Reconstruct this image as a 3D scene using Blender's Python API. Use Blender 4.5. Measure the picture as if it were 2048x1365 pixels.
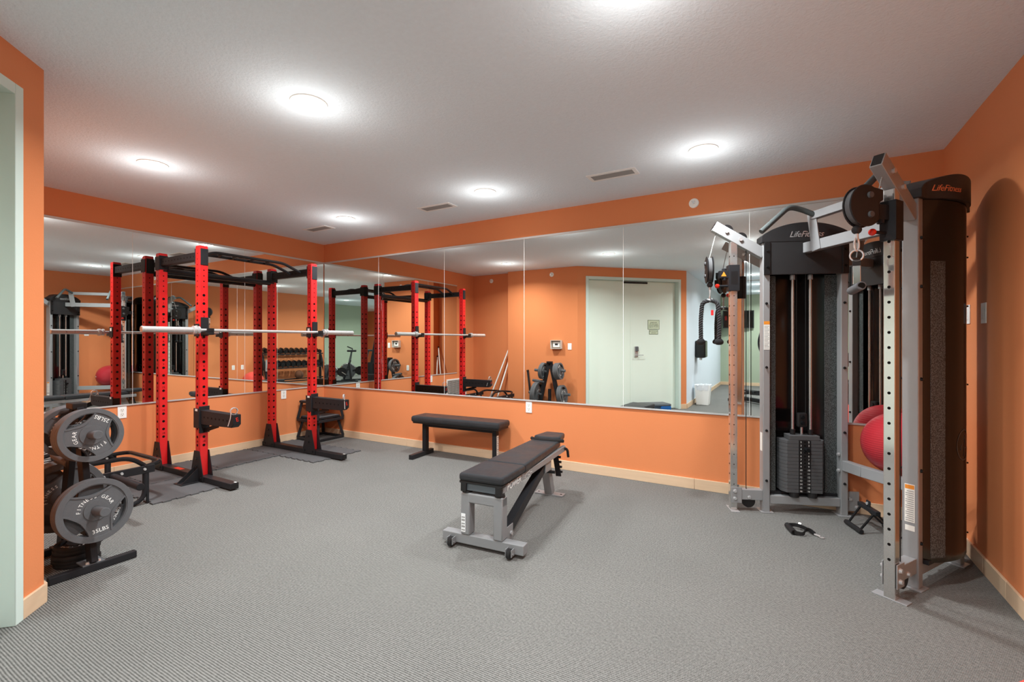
import bpy, bmesh, math, random
from mathutils import Vector, Matrix
random.seed(7)
PI = math.pi
SC = bpy.context.scene
COL = SC.collection
for _o in list(bpy.data.objects):
    bpy.data.objects.remove(_o, do_unlink=True)

# ---------------------------------------------------------------- camera, light level
H = 1.30                      # lens height
HC = 2.648                    # ceiling height
XB, YA, XC = -5.564, 4.3615, 0.9854   # planes of the two mirror walls and the right wall
cam_d = bpy.data.cameras.new('camera')
cam = bpy.data.objects.new('camera', cam_d)
COL.objects.link(cam)
cam.location = (0, 0, H)
cam.rotation_euler = (PI / 2, 0, math.radians(30))
cam_d.sensor_width = 36.0
cam_d.lens = 935 / 2048 * 36.0
cam_d.clip_start = 0.05
SC.camera = cam
SC.view_settings.view_transform = 'Standard'
SC.view_settings.look = 'None'
SC.view_settings.gamma = 1.0
SC.view_settings.use_curve_mapping = False
SC.view_settings.exposure = 0.0
w = bpy.data.worlds.new('world')
SC.world = w
w.use_nodes = True
w.node_tree.nodes['Background'].inputs[0].default_value = (0.9, 0.95, 1.0, 1)
w.node_tree.nodes['Background'].inputs[1].default_value = 0.3
try:
    SC.cycles.use_denoising = True
    SC.cycles.max_bounces = 12
    SC.cycles.diffuse_bounces = 6
    SC.cycles.glossy_bounces = 8
    SC.cycles.sample_clamp_indirect = 4.0
    SC.cycles.blur_glossy = 0.3
except Exception:
    pass
FILL_W = 4.0                 # watts of the added unseen point under each downlight, for halo and ceiling fill
LAMP_D = 41.0                 # watts of each downlight's downward beam

# ---------------------------------------------------------------- materials
def lin(c):
    return tuple(((x / 255) / 12.92 if x / 255 <= 0.04045 else ((x / 255 + 0.055) / 1.055) ** 2.4) for x in c)
MATS = {}
def mat(name, rgb, rough=0.5, metal=0.0, var=0.06, scale=18.0, bump=0.0, bscale=80.0, spec=0.5, rvar=0.08, coat=0.0):
    m = bpy.data.materials.new(name)
    m.use_nodes = True
    nt = m.node_tree
    b = nt.nodes['Principled BSDF']
    c = lin(rgb)
    tc = nt.nodes.new('ShaderNodeTexCoord')
    no = nt.nodes.new('ShaderNodeTexNoise')
    no.inputs['Scale'].default_value = scale
    no.inputs['Detail'].default_value = 3
    nt.links.new(tc.outputs['Object'], no.inputs['Vector'])
    mx = nt.nodes.new('ShaderNodeMix')
    mx.data_type = 'RGBA'
    mx.inputs[6].default_value = tuple(max(0, x * (1 - var)) for x in c) + (1,)
    mx.inputs[7].default_value = tuple(min(1, x * (1 + var)) for x in c) + (1,)
    nt.links.new(no.outputs['Fac'], mx.inputs[0])
    nt.links.new(mx.outputs[2], b.inputs['Base Color'])
    mr = nt.nodes.new('ShaderNodeMapRange')
    mr.inputs['To Min'].default_value = max(0.0, rough - rvar)
    mr.inputs['To Max'].default_value = min(1.0, rough + rvar)
    nt.links.new(no.outputs['Fac'], mr.inputs['Value'])
    nt.links.new(mr.outputs[0], b.inputs['Roughness'])
    b.inputs['Metallic'].default_value = metal
    b.inputs['Specular IOR Level'].default_value = spec
    if coat:
        b.inputs['Coat Weight'].default_value = coat
        b.inputs['Coat Roughness'].default_value = 0.12
    if bump:
        n2 = nt.nodes.new('ShaderNodeTexNoise')
        n2.inputs['Scale'].default_value = bscale
        n2.inputs['Detail'].default_value = 2
        nt.links.new(tc.outputs['Object'], n2.inputs['Vector'])
        bp = nt.nodes.new('ShaderNodeBump')
        bp.inputs['Strength'].default_value = bump
        bp.inputs['Distance'].default_value = 0.004
        nt.links.new(n2.outputs['Fac'], bp.inputs['Height'])
        nt.links.new(bp.outputs[0], b.inputs['Normal'])
    MATS[name] = m
    return m

def math_node(nt, op, a, bb=None):
    n = nt.nodes.new('ShaderNodeMath')
    n.operation = op
    for i, x in enumerate((a, bb)):
        if x is None:
            continue
        if isinstance(x, (int, float)):
            n.inputs[i].default_value = x
        else:
            nt.links.new(x, n.inputs[i])
    return n.outputs[0]

def carpet_mat():
    m = bpy.data.materials.new('ribbed_grey_carpet')
    m.use_nodes = True
    nt = m.node_tree
    b = nt.nodes['Principled BSDF']
    tc = nt.nodes.new('ShaderNodeTexCoord')
    sp = nt.nodes.new('ShaderNodeSeparateXYZ')
    nt.links.new(tc.outputs['Object'], sp.inputs[0])
    wob = nt.nodes.new('ShaderNodeTexNoise')
    wob.inputs['Scale'].default_value = 9
    nt.links.new(tc.outputs['Object'], wob.inputs['Vector'])
    yy = math_node(nt, 'ADD', sp.outputs['Y'], math_node(nt, 'MULTIPLY', wob.outputs['Fac'], 0.004))
    rib = math_node(nt, 'SINE', math_node(nt, 'MULTIPLY', yy, 2 * PI / 0.0098))
    row = math_node(nt, 'FLOOR', math_node(nt, 'DIVIDE', yy, 0.0098))
    ph = math_node(nt, 'MULTIPLY', row, 2.1)
    knob = math_node(nt, 'SINE', math_node(nt, 'ADD', math_node(nt, 'MULTIPLY', sp.outputs['X'], 2 * PI / 0.0062), ph))
    fl = nt.nodes.new('ShaderNodeTexNoise')
    fl.inputs['Scale'].default_value = 260
    nt.links.new(tc.outputs['Object'], fl.inputs['Vector'])
    h = math_node(nt, 'ADD', math_node(nt, 'MULTIPLY', rib, 0.32), math_node(nt, 'MULTIPLY', knob, 0.16))
    h = math_node(nt, 'ADD', h, math_node(nt, 'MULTIPLY', math_node(nt, 'SUBTRACT', fl.outputs['Fac'], 0.5), 0.9))
    md = nt.nodes.new('ShaderNodeTexNoise')
    md.inputs['Scale'].default_value = 85
    md.inputs['Detail'].default_value = 1
    nt.links.new(tc.outputs['Object'], md.inputs['Vector'])
    h = math_node(nt, 'ADD', h, math_node(nt, 'MULTIPLY', math_node(nt, 'SUBTRACT', md.outputs['Fac'], 0.5), 0.6))
    h = math_node(nt, 'ADD', h, 0.5)
    big = nt.nodes.new('ShaderNodeTexNoise')
    big.inputs['Scale'].default_value = 1.6
    big.inputs['Detail'].default_value = 4
    nt.links.new(tc.outputs['Object'], big.inputs['Vector'])
    ramp = nt.nodes.new('ShaderNodeValToRGB')
    ramp.color_ramp.elements[0].position = 0.0
    ramp.color_ramp.elements[0].color = lin((58, 57, 55)) + (1,)
    ramp.color_ramp.elements[1].position = 1.0
    ramp.color_ramp.elements[1].color = lin((138, 136, 132)) + (1,)
    nt.links.new(h, ramp.inputs[0])
    mx = nt.nodes.new('ShaderNodeMix')
    mx.data_type = 'RGBA'
    mx.blend_type = 'MULTIPLY'
    mx.inputs[0].default_value = 1.0
    mr = nt.nodes.new('ShaderNodeMapRange')
    mr.inputs['To Min'].default_value = 0.86
    mr.inputs['To Max'].default_value = 1.08
    nt.links.new(big.outputs['Fac'], mr.inputs['Value'])
    cmb = nt.nodes.new('ShaderNodeCombineColor')
    for i in range(3):
        nt.links.new(mr.outputs[0], cmb.inputs[i])
    nt.links.new(ramp.outputs[0], mx.inputs[6])
    nt.links.new(cmb.outputs[0], mx.inputs[7])
    nt.links.new(mx.outputs[2], b.inputs['Base Color'])
    b.inputs['Roughness'].default_value = 0.95
    b.inputs['Specular IOR Level'].default_value = 0.1
    bp = nt.nodes.new('ShaderNodeBump')
    bp.inputs['Strength'].default_value = 0.45
    bp.inputs['Distance'].default_value = 0.003
    nt.links.new(h, bp.inputs['Height'])
    nt.links.new(bp.outputs[0], b.inputs['Normal'])
    MATS['carpet'] = m
carpet_mat()

def mirror_mat():
    m = bpy.data.materials.new('mirror_glass')
    m.use_nodes = True
    nt = m.node_tree
    b = nt.nodes['Principled BSDF']
    b.inputs['Base Color'].default_value = (0.85, 0.885, 0.86, 1)
    b.inputs['Metallic'].default_value = 1.0
    b.inputs['Roughness'].default_value = 0.0
    MATS['mirror'] = m
mirror_mat()

def emit_mat(name, col, strength):
    m = bpy.data.materials.new(name)
    m.use_nodes = True
    nt = m.node_tree
    nt.nodes.remove(nt.nodes['Principled BSDF'])
    e = nt.nodes.new('ShaderNodeEmission')
    e.inputs[0].default_value = col + (1,)
    e.inputs[1].default_value = strength
    nt.links.new(e.outputs[0], nt.nodes['Material Output'].inputs[0])
    MATS[name] = m
emit_mat('lamp_lens', (1.0, 0.98, 0.95), 9.0)
emit_mat('lcd', (0.55, 0.62, 0.5), 0.35)

def wood_mat():
    m = mat('maple', (214, 184, 152), 0.42, var=0.10, scale=3.0, rvar=0.05)
    nt = m.node_tree
    n = [x for x in nt.nodes if x.type == 'TEX_NOISE'][0]
    mp = nt.nodes.new('ShaderNodeMapping')
    mp.inputs['Scale'].default_value = (1.0, 1.0, 14.0)
    tc = [x for x in nt.nodes if x.type == 'TEX_COORD'][0]
    nt.links.new(tc.outputs['Object'], mp.inputs[0])
    nt.links.new(mp.outputs[0], n.inputs['Vector'])
wood_mat()

def speckle_mat():
    m = bpy.data.materials.new('perforated_dark_panel')
    m.use_nodes = True
    nt = m.node_tree
    b = nt.nodes['Principled BSDF']
    tc = nt.nodes.new('ShaderNodeTexCoord')
    v = nt.nodes.new('ShaderNodeTexVoronoi')
    v.inputs['Scale'].default_value = 190
    nt.links.new(tc.outputs['Object'], v.inputs['Vector'])
    r = nt.nodes.new('ShaderNodeValToRGB')
    r.color_ramp.elements[0].color = lin((112, 118, 117)) + (1,)
    r.color_ramp.elements[1].color = lin((46, 48, 48)) + (1,)
    r.color_ramp.elements[0].position = 0.15
    r.color_ramp.elements[1].position = 0.6
    nt.links.new(v.outputs['Distance'], r.inputs[0])
    nt.links.new(r.outputs[0], b.inputs['Base Color'])
    b.inputs['Roughness'].default_value = 0.5
    MATS['speckle'] = m
speckle_mat()

def brushed_mat():
    m = bpy.data.materials.new('rubber_ball_red')
    m.use_nodes = True
    nt = m.node_tree
    b = nt.nodes['Principled BSDF']
    tc = nt.nodes.new('ShaderNodeTexCoord')
    sp = nt.nodes.new('ShaderNodeSeparateXYZ')
    nt.links.new(tc.outputs['Object'], sp.inputs[0])
    s = math_node(nt, 'SINE', math_node(nt, 'MULTIPLY', sp.outputs['Z'], 420))
    b.inputs['Base Color'].default_value = lin((168, 44, 52)) + (1,)
    b.inputs['Roughness'].default_value = 0.33
    bp = nt.nodes.new('ShaderNodeBump')
    bp.inputs['Strength'].default_value = 0.25
    bp.inputs['Distance'].default_value = 0.002
    nt.links.new(s, bp.inputs['Height'])
    nt.links.new(bp.outputs[0], b.inputs['Normal'])
    MATS['ball'] = m
brushed_mat()

mat('orange', (216, 133, 86), 0.62, var=0.03, scale=2.5, bump=0.12, bscale=140, spec=0.35)
mat('ceiling', (228, 240, 249), 0.9, var=0.04, scale=40, bump=0.75, bscale=75, spec=0.15)
mat('white_wall', (206, 214, 222), 0.7, var=0.02, scale=3, bump=0.1, bscale=140, spec=0.3)
mat('green_wall', (164, 174, 152), 0.7, var=0.03, scale=3, bump=0.1, bscale=140, spec=0.3)
mat('door_paint', (222, 232, 220), 0.35, var=0.02, scale=4, spec=0.45)
mat('frame_paint', (206, 222, 214), 0.33, var=0.02, scale=4, spec=0.5)
mat('channel', (206, 206, 204), 0.35, metal=0.3, var=0.01)
mat('white_plastic', (238, 238, 234), 0.4, var=0.02)
mat('vent_white', (236, 238, 238), 0.5, var=0.03)
mat('vent_shade_grey', (150, 150, 149), 0.5, var=0.03)  # louvre tone darkened to carry the shade inside the vent
mat('vent_dark', (58, 58, 58), 0.8, var=0.1)
mat('red', (206, 32, 34), 0.34, var=0.05, scale=6, spec=0.5, coat=0.15)
mat('black_metal', (38, 38, 40), 0.42, var=0.12, scale=10, bump=0.06, bscale=300, spec=0.2)
mat('black_gloss', (24, 24, 25), 0.22, var=0.1, scale=8, spec=0.4)
mat('black_plastic', (28, 28, 29), 0.5, var=0.1)
mat('hole_black', (8, 8, 8), 0.9, var=0.1)
mat('bar_steel', (206, 206, 205), 0.3, metal=0.55, var=0.05, scale=30)
mat('chrome', (214, 213, 210), 0.10, metal=0.88, var=0.03, scale=8, rvar=0.04)
mat('bright_chrome', (226, 226, 226), 0.15, metal=0.7, var=0.02)
mat('silver', (162, 163, 164), 0.36, metal=0.35, var=0.03, scale=20, bump=0.03, bscale=400)
mat('bench_grey', (142, 143, 144), 0.42, metal=0.25, var=0.05, scale=20, bump=0.04, bscale=300)
mat('vinyl', (47, 48, 50), 0.40, var=0.25, scale=9, bump=0.5, bscale=22, rvar=0.14, spec=0.25)
mat('rubber_grey', (90, 91, 93), 0.62, var=0.12, scale=60, bump=0.25, bscale=420)
mat('rubber_black', (34, 34, 35), 0.6, var=0.15, scale=40, bump=0.15, bscale=300)
mat('foam_mat', (84, 84, 85), 0.85, var=0.12, scale=30, bump=0.5, bscale=240)
mat('rope_fibre', (54, 55, 57), 0.45, var=0.15, scale=60)
mat('stack_iron', (80, 80, 81), 0.55, var=0.08, scale=40, bump=0.15, bscale=250)
mat('tinted', (16, 14, 14), 0.16, var=0.1, scale=3, spec=0.5)
mat('inner_dark', (24, 24, 25), 0.35, var=0.15, scale=12)
mat('panel_dark', (44, 44, 45), 0.45, var=0.06, scale=60, bump=0.2, bscale=700)
mat('cap_dark', (40, 40, 41), 0.5, var=0.06, scale=80, bump=0.2, bscale=600)
mat('grip_grey', (74, 79, 79), 0.6, var=0.05, scale=60)
mat('white_print', (236, 236, 232), 0.5, var=0.02)
mat('grey_print', (150, 150, 148), 0.5, var=0.1, scale=120)
mat('sign_green', (198, 208, 182), 0.5, var=0.04)
mat('sign_border', (92, 108, 84), 0.5, var=0.04)
mat('sign_ink', (40, 48, 34), 0.5, var=0.05)
mat('label_reflect_orange', (226, 128, 84), 0.5, var=0.04)  # orange wall's reflection painted on the outer logo; also colours a carriage label
mat('red_knob', (214, 36, 22), 0.2, var=0.04, coat=0.5)
mat('warn_orange', (226, 140, 50), 0.5, var=0.04)
mat('blue_plastic', (28, 92, 158), 0.4, var=0.06)
mat('towel_white', (232, 236, 240), 0.6, var=0.04, bump=0.3, bscale=20)
mat('clear_cage', (206, 196, 186), 0.2, var=0.03)
mat('bluish_steel', (104, 112, 118), 0.4, metal=0.4, var=0.04)
mat('brown_ball', (96, 62, 46), 0.6, var=0.1, bump=0.4, bscale=120)
mat('pink_ball', (222, 84, 74), 0.4, var=0.04)
mat('cream_label', (232, 230, 222), 0.5, var=0.03)

# ---------------------------------------------------------------- mesh helpers
class MB:
    def __init__(self, T=None):
        self.v, self.f, self.T = [], [], T
    def add(self, vs, fs, M=None):
        n = len(self.v)
        for p in vs:
            p = Vector(p)
            if M is not None:
                p = M @ p
            if self.T is not None:
                p = self.T(p) if callable(self.T) else self.T @ p
            self.v.append(tuple(p))
        for f in fs:
            self.f.append(tuple(i + n for i in f))
        return self
    def box(self, x0, x1, y0, y1, z0, z1, M=None):
        vs = [(x, y, z) for z in (z0, z1) for y in (y0, y1) for x in (x0, x1)]
        fs = [(0, 2, 3, 1), (4, 5, 7, 6), (0, 1, 5, 4), (2, 6, 7, 3), (0, 4, 6, 2), (1, 3, 7, 5)]
        return self.add(vs, fs, M)
    def cbox(self, c, s, M=None):
        return self.box(c[0] - s[0] / 2, c[0] + s[0] / 2, c[1] - s[1] / 2, c[1] + s[1] / 2, c[2] - s[2] / 2, c[2] + s[2] / 2, M)
    def bar(self, p0, p1, wd, ht, up=(0, 0, 1)):
        p0, p1 = Vector(p0), Vector(p1)
        d = (p1 - p0).normalized()
        s = d.cross(Vector(up))
        if s.length < 1e-5:
            s = d.cross(Vector((1, 0, 0)))
        s.normalize()
        u = s.cross(d)
        vs = []
        for p in (p0, p1):
            for a, b in ((-1, -1), (1, -1), (1, 1), (-1, 1)):
                vs.append(p + s * (a * wd / 2) + u * (b * ht / 2))
        fs = [(0, 3, 2, 1), (4, 5, 6, 7), (0, 1, 5, 4), (1, 2, 6, 5), (2, 3, 7, 6), (3, 0, 4, 7)]
        return self.add(vs, fs)
    def cyl(self, p0, p1, r0, r1=None, n=14):
        r1 = r0 if r1 is None else r1
        p0, p1 = Vector(p0), Vector(p1)
        d = (p1 - p0).normalized()
        a = Vector((0, 0, 1)) if abs(d.z) < 0.9 else Vector((1, 0, 0))
        s = d.cross(a).normalized()
        u = s.cross(d)
        vs = []
        for p, r in ((p0, r0), (p1, r1)):
            for i in range(n):
                t = 2 * PI * i / n
                vs.append(p + s * (r * math.cos(t)) + u * (r * math.sin(t)))
        fs = [(i, (i + 1) % n, n + (i + 1) % n, n + i) for i in range(n)]
        fs += [tuple(range(n - 1, -1, -1)), tuple(range(n, 2 * n))]
        return self.add(vs, fs)
    def tube(self, pts, r, n=10, closed=False):
        pts = [Vector(p) for p in pts]
        m = len(pts)
        vs, fs = [], []
        prev = None
        for i, p in enumerate(pts):
            if closed:
                d = pts[(i + 1) % m] - pts[i - 1]
            else:
                d = pts[min(i + 1, m - 1)] - pts[max(i - 1, 0)]
            d.normalize()
            if prev is None:
                a = Vector((0, 0, 1)) if abs(d.z) < 0.9 else Vector((1, 0, 0))
                s = d.cross(a).normalized()
            else:
                s = (prev - d * prev.dot(d))
                if s.length < 1e-6:
                    s = d.cross(Vector((0, 0, 1)))
                s.normalize()
            prev = s
            u = s.cross(d)
            rr = r[i] if isinstance(r, (list, tuple)) else r
            for k in range(n):
                t = 2 * PI * k / n
                vs.append(p + s * (rr * math.cos(t)) + u * (rr * math.sin(t)))
        seg = m if closed else m - 1
        for i in range(seg):
            j = (i + 1) % m
            for k in range(n):
                l = (k + 1) % n
                fs.append((i * n + k, i * n + l, j * n + l, j * n + k))
        if not closed:
            fs.append(tuple(range(n - 1, -1, -1)))
            fs.append(tuple(range((m - 1) * n, m * n)))
        return self.add(vs, fs)
    def prism(self, poly, z0, z1, M=None):
        n = len(poly)
        vs = [(p[0], p[1], z0) for p in poly] + [(p[0], p[1], z1) for p in poly]
        fs = [(i, (i + 1) % n, n + (i + 1) % n, n + i) for i in range(n)]
        fs += [tuple(range(n - 1, -1, -1)), tuple(range(n, 2 * n))]
        return self.add(vs, fs, M)
    def lathe(self, prof, n=24, M=None):
        vs, fs, rings = [], [], []
        for r, z in prof:
            if r < 1e-6:
                rings.append([len(vs)])
                vs.append((0, 0, z))
            else:
                rings.append(list(range(len(vs), len(vs) + n)))
                for k in range(n):
                    t = 2 * PI * k / n
                    vs.append((r * math.cos(t), r * math.sin(t), z))
        for a, b in zip(rings, rings[1:]):
            for k in range(n):
                l = (k + 1) % n
                if len(a) == 1 and len(b) == 1:
                    continue
                if len(a) == 1:
                    fs.append((a[0], b[k], b[l]))
                elif len(b) == 1:
                    fs.append((a[k], a[l], b[0]))
                else:
                    fs.append((a[k], a[l], b[l], b[k]))
        if len(rings[0]) > 1 and rings[0] is not rings[-1] and prof[0] != prof[-1]:
            fs.append(tuple(reversed(rings[0])))
            if len(rings[-1]) > 1:
                fs.append(tuple(rings[-1]))
        return self.add(vs, fs, M)
    def sphere(self, c, r, nu=24, nv=14, sc=(1, 1, 1)):
        prof = [(max(0.0, r * math.sin(PI * i / nv)), -r * math.cos(PI * i / nv)) for i in range(nv + 1)]
        prof[0] = (0, -r)
        prof[-1] = (0, r)
        return self.lathe(prof, nu, Matrix.Translation(c) @ Matrix.Diagonal((sc[0], sc[1], sc[2], 1)))
    def mesh(self, name, smooth=True, ang=35):
        me = bpy.data.meshes.new(name)
        me.from_pydata(self.v, [], self.f)
        bm = bmesh.new()
        bm.from_mesh(me)
        bmesh.ops.recalc_face_normals(bm, faces=bm.faces)
        bm.to_mesh(me)
        bm.free()
        if smooth:
            for p in me.polygons:
                p.use_smooth = True
            me.set_sharp_from_angle(angle=math.radians(ang))
        me.update()
        return me
    def build(self, name, m, parent=None, bevel=0, seg=2, smooth=True):
        return obj(name, self.mesh(name, smooth), m, parent, bevel, seg)

def obj(name, me, m, parent=None, bevel=0, seg=2):
    o = bpy.data.objects.new(name, me)
    COL.objects.link(o)
    if m is not None:
        me.materials.clear()
        me.materials.append(MATS[m])
    if parent is not None:
        o.parent = parent
    if bevel:
        b = o.modifiers.new('bevel', 'BEVEL')
        b.width = bevel
        b.segments = seg
        b.limit_method = 'ANGLE'
        b.angle_limit = math.radians(40)
    return o
def tag(o, label, cat, group=None, kind=None):
    o['label'] = label
    o['category'] = cat
    if group:
        o['group'] = group
    if kind:
        o['kind'] = kind
    return o
def thing(name, label, cat, loc=(0, 0, 0), rz=0.0, group=None, kind=None):
    o = bpy.data.objects.new(name, None)
    COL.objects.link(o)
    o.empty_display_size = 0.1
    o.location = loc
    o.rotation_euler = (0, 0, rz)
    return tag(o, label, cat, group, kind)
def copy_tree(o, parent=None):
    c = o.copy()
    COL.objects.link(c)
    c.parent = parent
    for ch in list(o.children):
        copy_tree(ch, c)
    return c
def frame(o, x, y, z):
    """matrix whose columns are x, y, z axes at origin o"""
    x, y, z = Vector(x).normalized(), Vector(y).normalized(), Vector(z).normalized()
    M = Matrix((x, y, z)).transposed().to_4x4()
    M.translation = Vector(o)
    return M
def text_mesh(body, size, shear=0.0, depth=0.0004, spacing=1.0, line=1.0, align='CENTER'):
    cu = bpy.data.curves.new('lettering', 'FONT')
    cu.body = body
    cu.size = size
    cu.shear = shear
    cu.extrude = depth
    cu.align_x = align
    cu.align_y = 'CENTER'
    cu.space_character = spacing
    cu.space_line = line
    cu.resolution_u = 2
    o = bpy.data.objects.new('lettering', cu)
    COL.objects.link(o)
    dg = bpy.context.evaluated_depsgraph_get()
    me = bpy.data.meshes.new_from_object(o.evaluated_get(dg))
    bpy.data.objects.remove(o, do_unlink=True)
    bpy.data.curves.remove(cu)
    return me
def text(name, body, size, M, m, parent, **k):
    me = text_mesh(body, size, **k)
    me.transform(M)
    return obj(name, me, m, parent)
def shape2d(loops, depth, bevel=0.0):
    """extruded flat shape with holes (first loop outside), thickness 2*depth about z=0"""
    cu = bpy.data.curves.new('outline', 'CURVE')
    cu.dimensions = '2D'
    cu.fill_mode = 'BOTH'
    cu.extrude = depth
    cu.bevel_depth = bevel
    cu.bevel_resolution = 1
    for lp in loops:
        sp = cu.splines.new('POLY')
        sp.points.add(len(lp) - 1)
        for i, p in enumerate(lp):
            sp.points[i].co = (p[0], p[1], 0, 1)
        sp.use_cyclic_u = True
    o = bpy.data.objects.new('outline', cu)
    COL.objects.link(o)
    dg = bpy.context.evaluated_depsgraph_get()
    me = bpy.data.meshes.new_from_object(o.evaluated_get(dg))
    bpy.data.objects.remove(o, do_unlink=True)
    bpy.data.curves.remove(cu)
    return me
def join_mesh(name, meshes):
    bm = bmesh.new()
    for me in meshes:
        bm.from_mesh(me)
    out = bpy.data.meshes.new(name)
    bm.to_mesh(out)
    bm.free()
    return out
def circ(r, n=48, c=(0, 0)):
    return [(c[0] + r * math.cos(2 * PI * i / n), c[1] + r * math.sin(2 * PI * i / n)) for i in range(n)]
def arc_pts(pts, n=6, rad=0.05):
    """polyline with rounded corners"""
    pts = [Vector(p) for p in pts]
    out = [pts[0]]
    for i in range(1, len(pts) - 1):
        a, b, c = pts[i - 1], pts[i], pts[i + 1]
        d0, d1 = (a - b), (c - b)
        l = min(rad, d0.length * 0.48, d1.length * 0.48)
        p, q = b + d0.normalized() * l, b + d1.normalized() * l
        for k in range(n + 1):
            t = k / n
            out.append((1 - t) ** 2 * p + 2 * t * (1 - t) * b + t * t * q)
    out.append(pts[-1])
    return out

# ---------------------------------------------------------------- the room
def struct(o, label, cat):
    return tag(o, label, cat, kind='structure')
PX, PY = -3.181, 0.850        # end of the short wall where the angled door wall begins
EX, EY = -1.589, -0.737       # far end of the door wall
YD1, XD = 0.676, -4.63        # recessed bit of the wall behind the weight tree
YBK, YCE, XG, YGE = -6.5, -0.78, 3.05, -4.1
T = 0.12
fl = MB().box(XB - T, 5.4, YBK - T, YA + T, -0.06, 0).build('floor', 'carpet', smooth=False)
struct(fl, 'grey ribbed carpet floor of the gym room', 'floor')
ce = MB().box(XB - T, 5.4, YBK - T, YA + T, HC, HC + 0.06).build('ceiling', 'ceiling', smooth=False)
struct(ce, 'textured grey white ceiling with recessed lights', 'ceiling')
def wall(name, m, boxes, label):
    mb = MB()
    for b in boxes:
        mb.box(*b)
    return struct(mb.build(name, m, smooth=False), label, 'wall')
wall('wall_back', 'orange', [(XB - T, XC + T, YA, YA + T, 0, HC)], 'orange wall behind the long mirror on the right')
wall('wall_left', 'orange', [(XB - T, XB, YD1, YA, 0, HC)], 'orange wall behind the power rack')
wall('wall_right', 'orange', [(XC, XC + T, YCE, YA, 0, HC)], 'orange wall beside the cable machine')
wall('wall_near', 'orange', [(XB - T, XD, YD1 - T, YD1, 0, HC), (XD, PX, YD1 - T, PY, 0, HC)], 'orange wall behind the weight tree')
# angled door wall, local frame: x along the wall from P to E, y into the room, z up
DW = frame((PX, PY, 0), (EX - PX, EY - PY, 0), (1, 1, 0), (0, 0, 1))
LW = math.hypot(EX - PX, EY - PY)
DA, DB, DZ = 0.16, 2.12, 2.475      # outer edges and top of the door frame
mb = MB(DW)
mb.T = DW @ Matrix(((1, 0, 0, 0), (0, 0, 1, 0), (0, 1, 0, 0), (0, 0, 0, 1)))
mb.prism([(0, 0), (DA + 0.01, 0), (DA + 0.01, DZ - 0.01), (DB - 0.01, DZ - 0.01), (DB - 0.01, 0), (LW, 0), (LW, HC), (0, HC)], -0.16, 0)
struct(mb.build('wall_angled', 'orange', smooth=False), 'orange angled wall around the double door', 'wall')
wall('wall_white', 'white_wall', [(EX - T, EX, YBK, EY - 0.02, 0, HC)], 'white side wall beyond the double door')
wall('wall_far', 'green_wall', [(EX - T, 2.2, YBK - T, YBK, 0, HC)], 'sage green far wall seen in the mirror')
wall('wall_far_orange', 'orange', [(2.2, 5.4, YBK - T, YBK, 0, HC), (5.3, 5.4, YBK, YGE, 0, HC)], 'orange far wall beyond the white column')
wall('wall_green', 'green_wall', [(XG, XG + T, YGE, YCE, 0, HC), (XC + T, XG + T, YCE, YCE + T, 0, HC), (XG + T, 5.4, YGE, YGE + T, 0, HC)], 'sage green side wall behind the exercise bikes')
colm = MB().box(XG - 0.06, XG + 0.1, YGE - 0.16, YGE - 0.001, 0, HC).build('trim_1', 'white_plastic', bevel=0.01)
struct(colm, 'white square column at the end of the green wall', 'column')

# baseboards: maple boards butted end to end
BH, BT = 0.092, 0.014
def baseboard(name, p0, p1, cuts, label, inward):
    """p0->p1 along the wall face, inward = unit vector into the room"""
    p0, p1 = Vector(p0), Vector(p1)
    root = thing(name, label, 'baseboard', p0, kind='structure')
    d = (p1 - p0)
    L = d.length
    M = frame((0, 0, 0), d, inward, (0, 0, 1))
    if M.determinant() < 0:
        pass
    cs = [0] + list(cuts) + [L]
    for a, b in zip(cs, cs[1:]):
        MB(M).box(a + 0.0008, b - 0.0008, 0, BT, 0.0, BH).build('board', 'maple', root, bevel=0.002)
    return root
baseboard('baseboard_back', (XB, YA, 0), (XC, YA, 0), (1.55, 3.17, 4.9), 'maple baseboard below the long mirror', (0, -1, 0))
baseboard('baseboard_left', (XB, YD1, 0), (XB, YA, 0), (1.3,), 'maple baseboard behind the power rack', (1, 0, 0))
baseboard('baseboard_right', (XC, YCE, 0), (XC, YA, 0), (1.9, 4.05, 4.36), 'maple baseboard on the wall by the cable machine', (-1, 0, 0))
baseboard('baseboard_near', (XD, PY, 0), (PX, PY, 0), (), 'maple baseboard behind the weight tree', (0, 1, 0))
baseboard('baseboard_recess', (XB, YD1, 0), (XD, YD1, 0), (), 'maple baseboard in the wall recess', (0, 1, 0))
baseboard('baseboard_angled', DW @ Vector((0, 0, 0)), DW @ Vector((DA, 0, 0)), (), 'short maple baseboard between wall corner and door frame', (1, 1, 0))
baseboard('baseboard_angled_end', DW @ Vector((DB, 0, 0)), DW @ Vector((LW, 0, 0)), (), 'short maple baseboard past the far side of the door', (1, 1, 0))
baseboard('baseboard_white', (EX, EY - 0.03, 0), (EX, YBK, 0), (2.4,), 'pale baseboard along the white side wall', (1, 0, 0))
baseboard('baseboard_far', (EX, YBK, 0), (5.3, YBK, 0), (2.4, 4.8), 'pale baseboard along the green far wall', (0, 1, 0))

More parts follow.
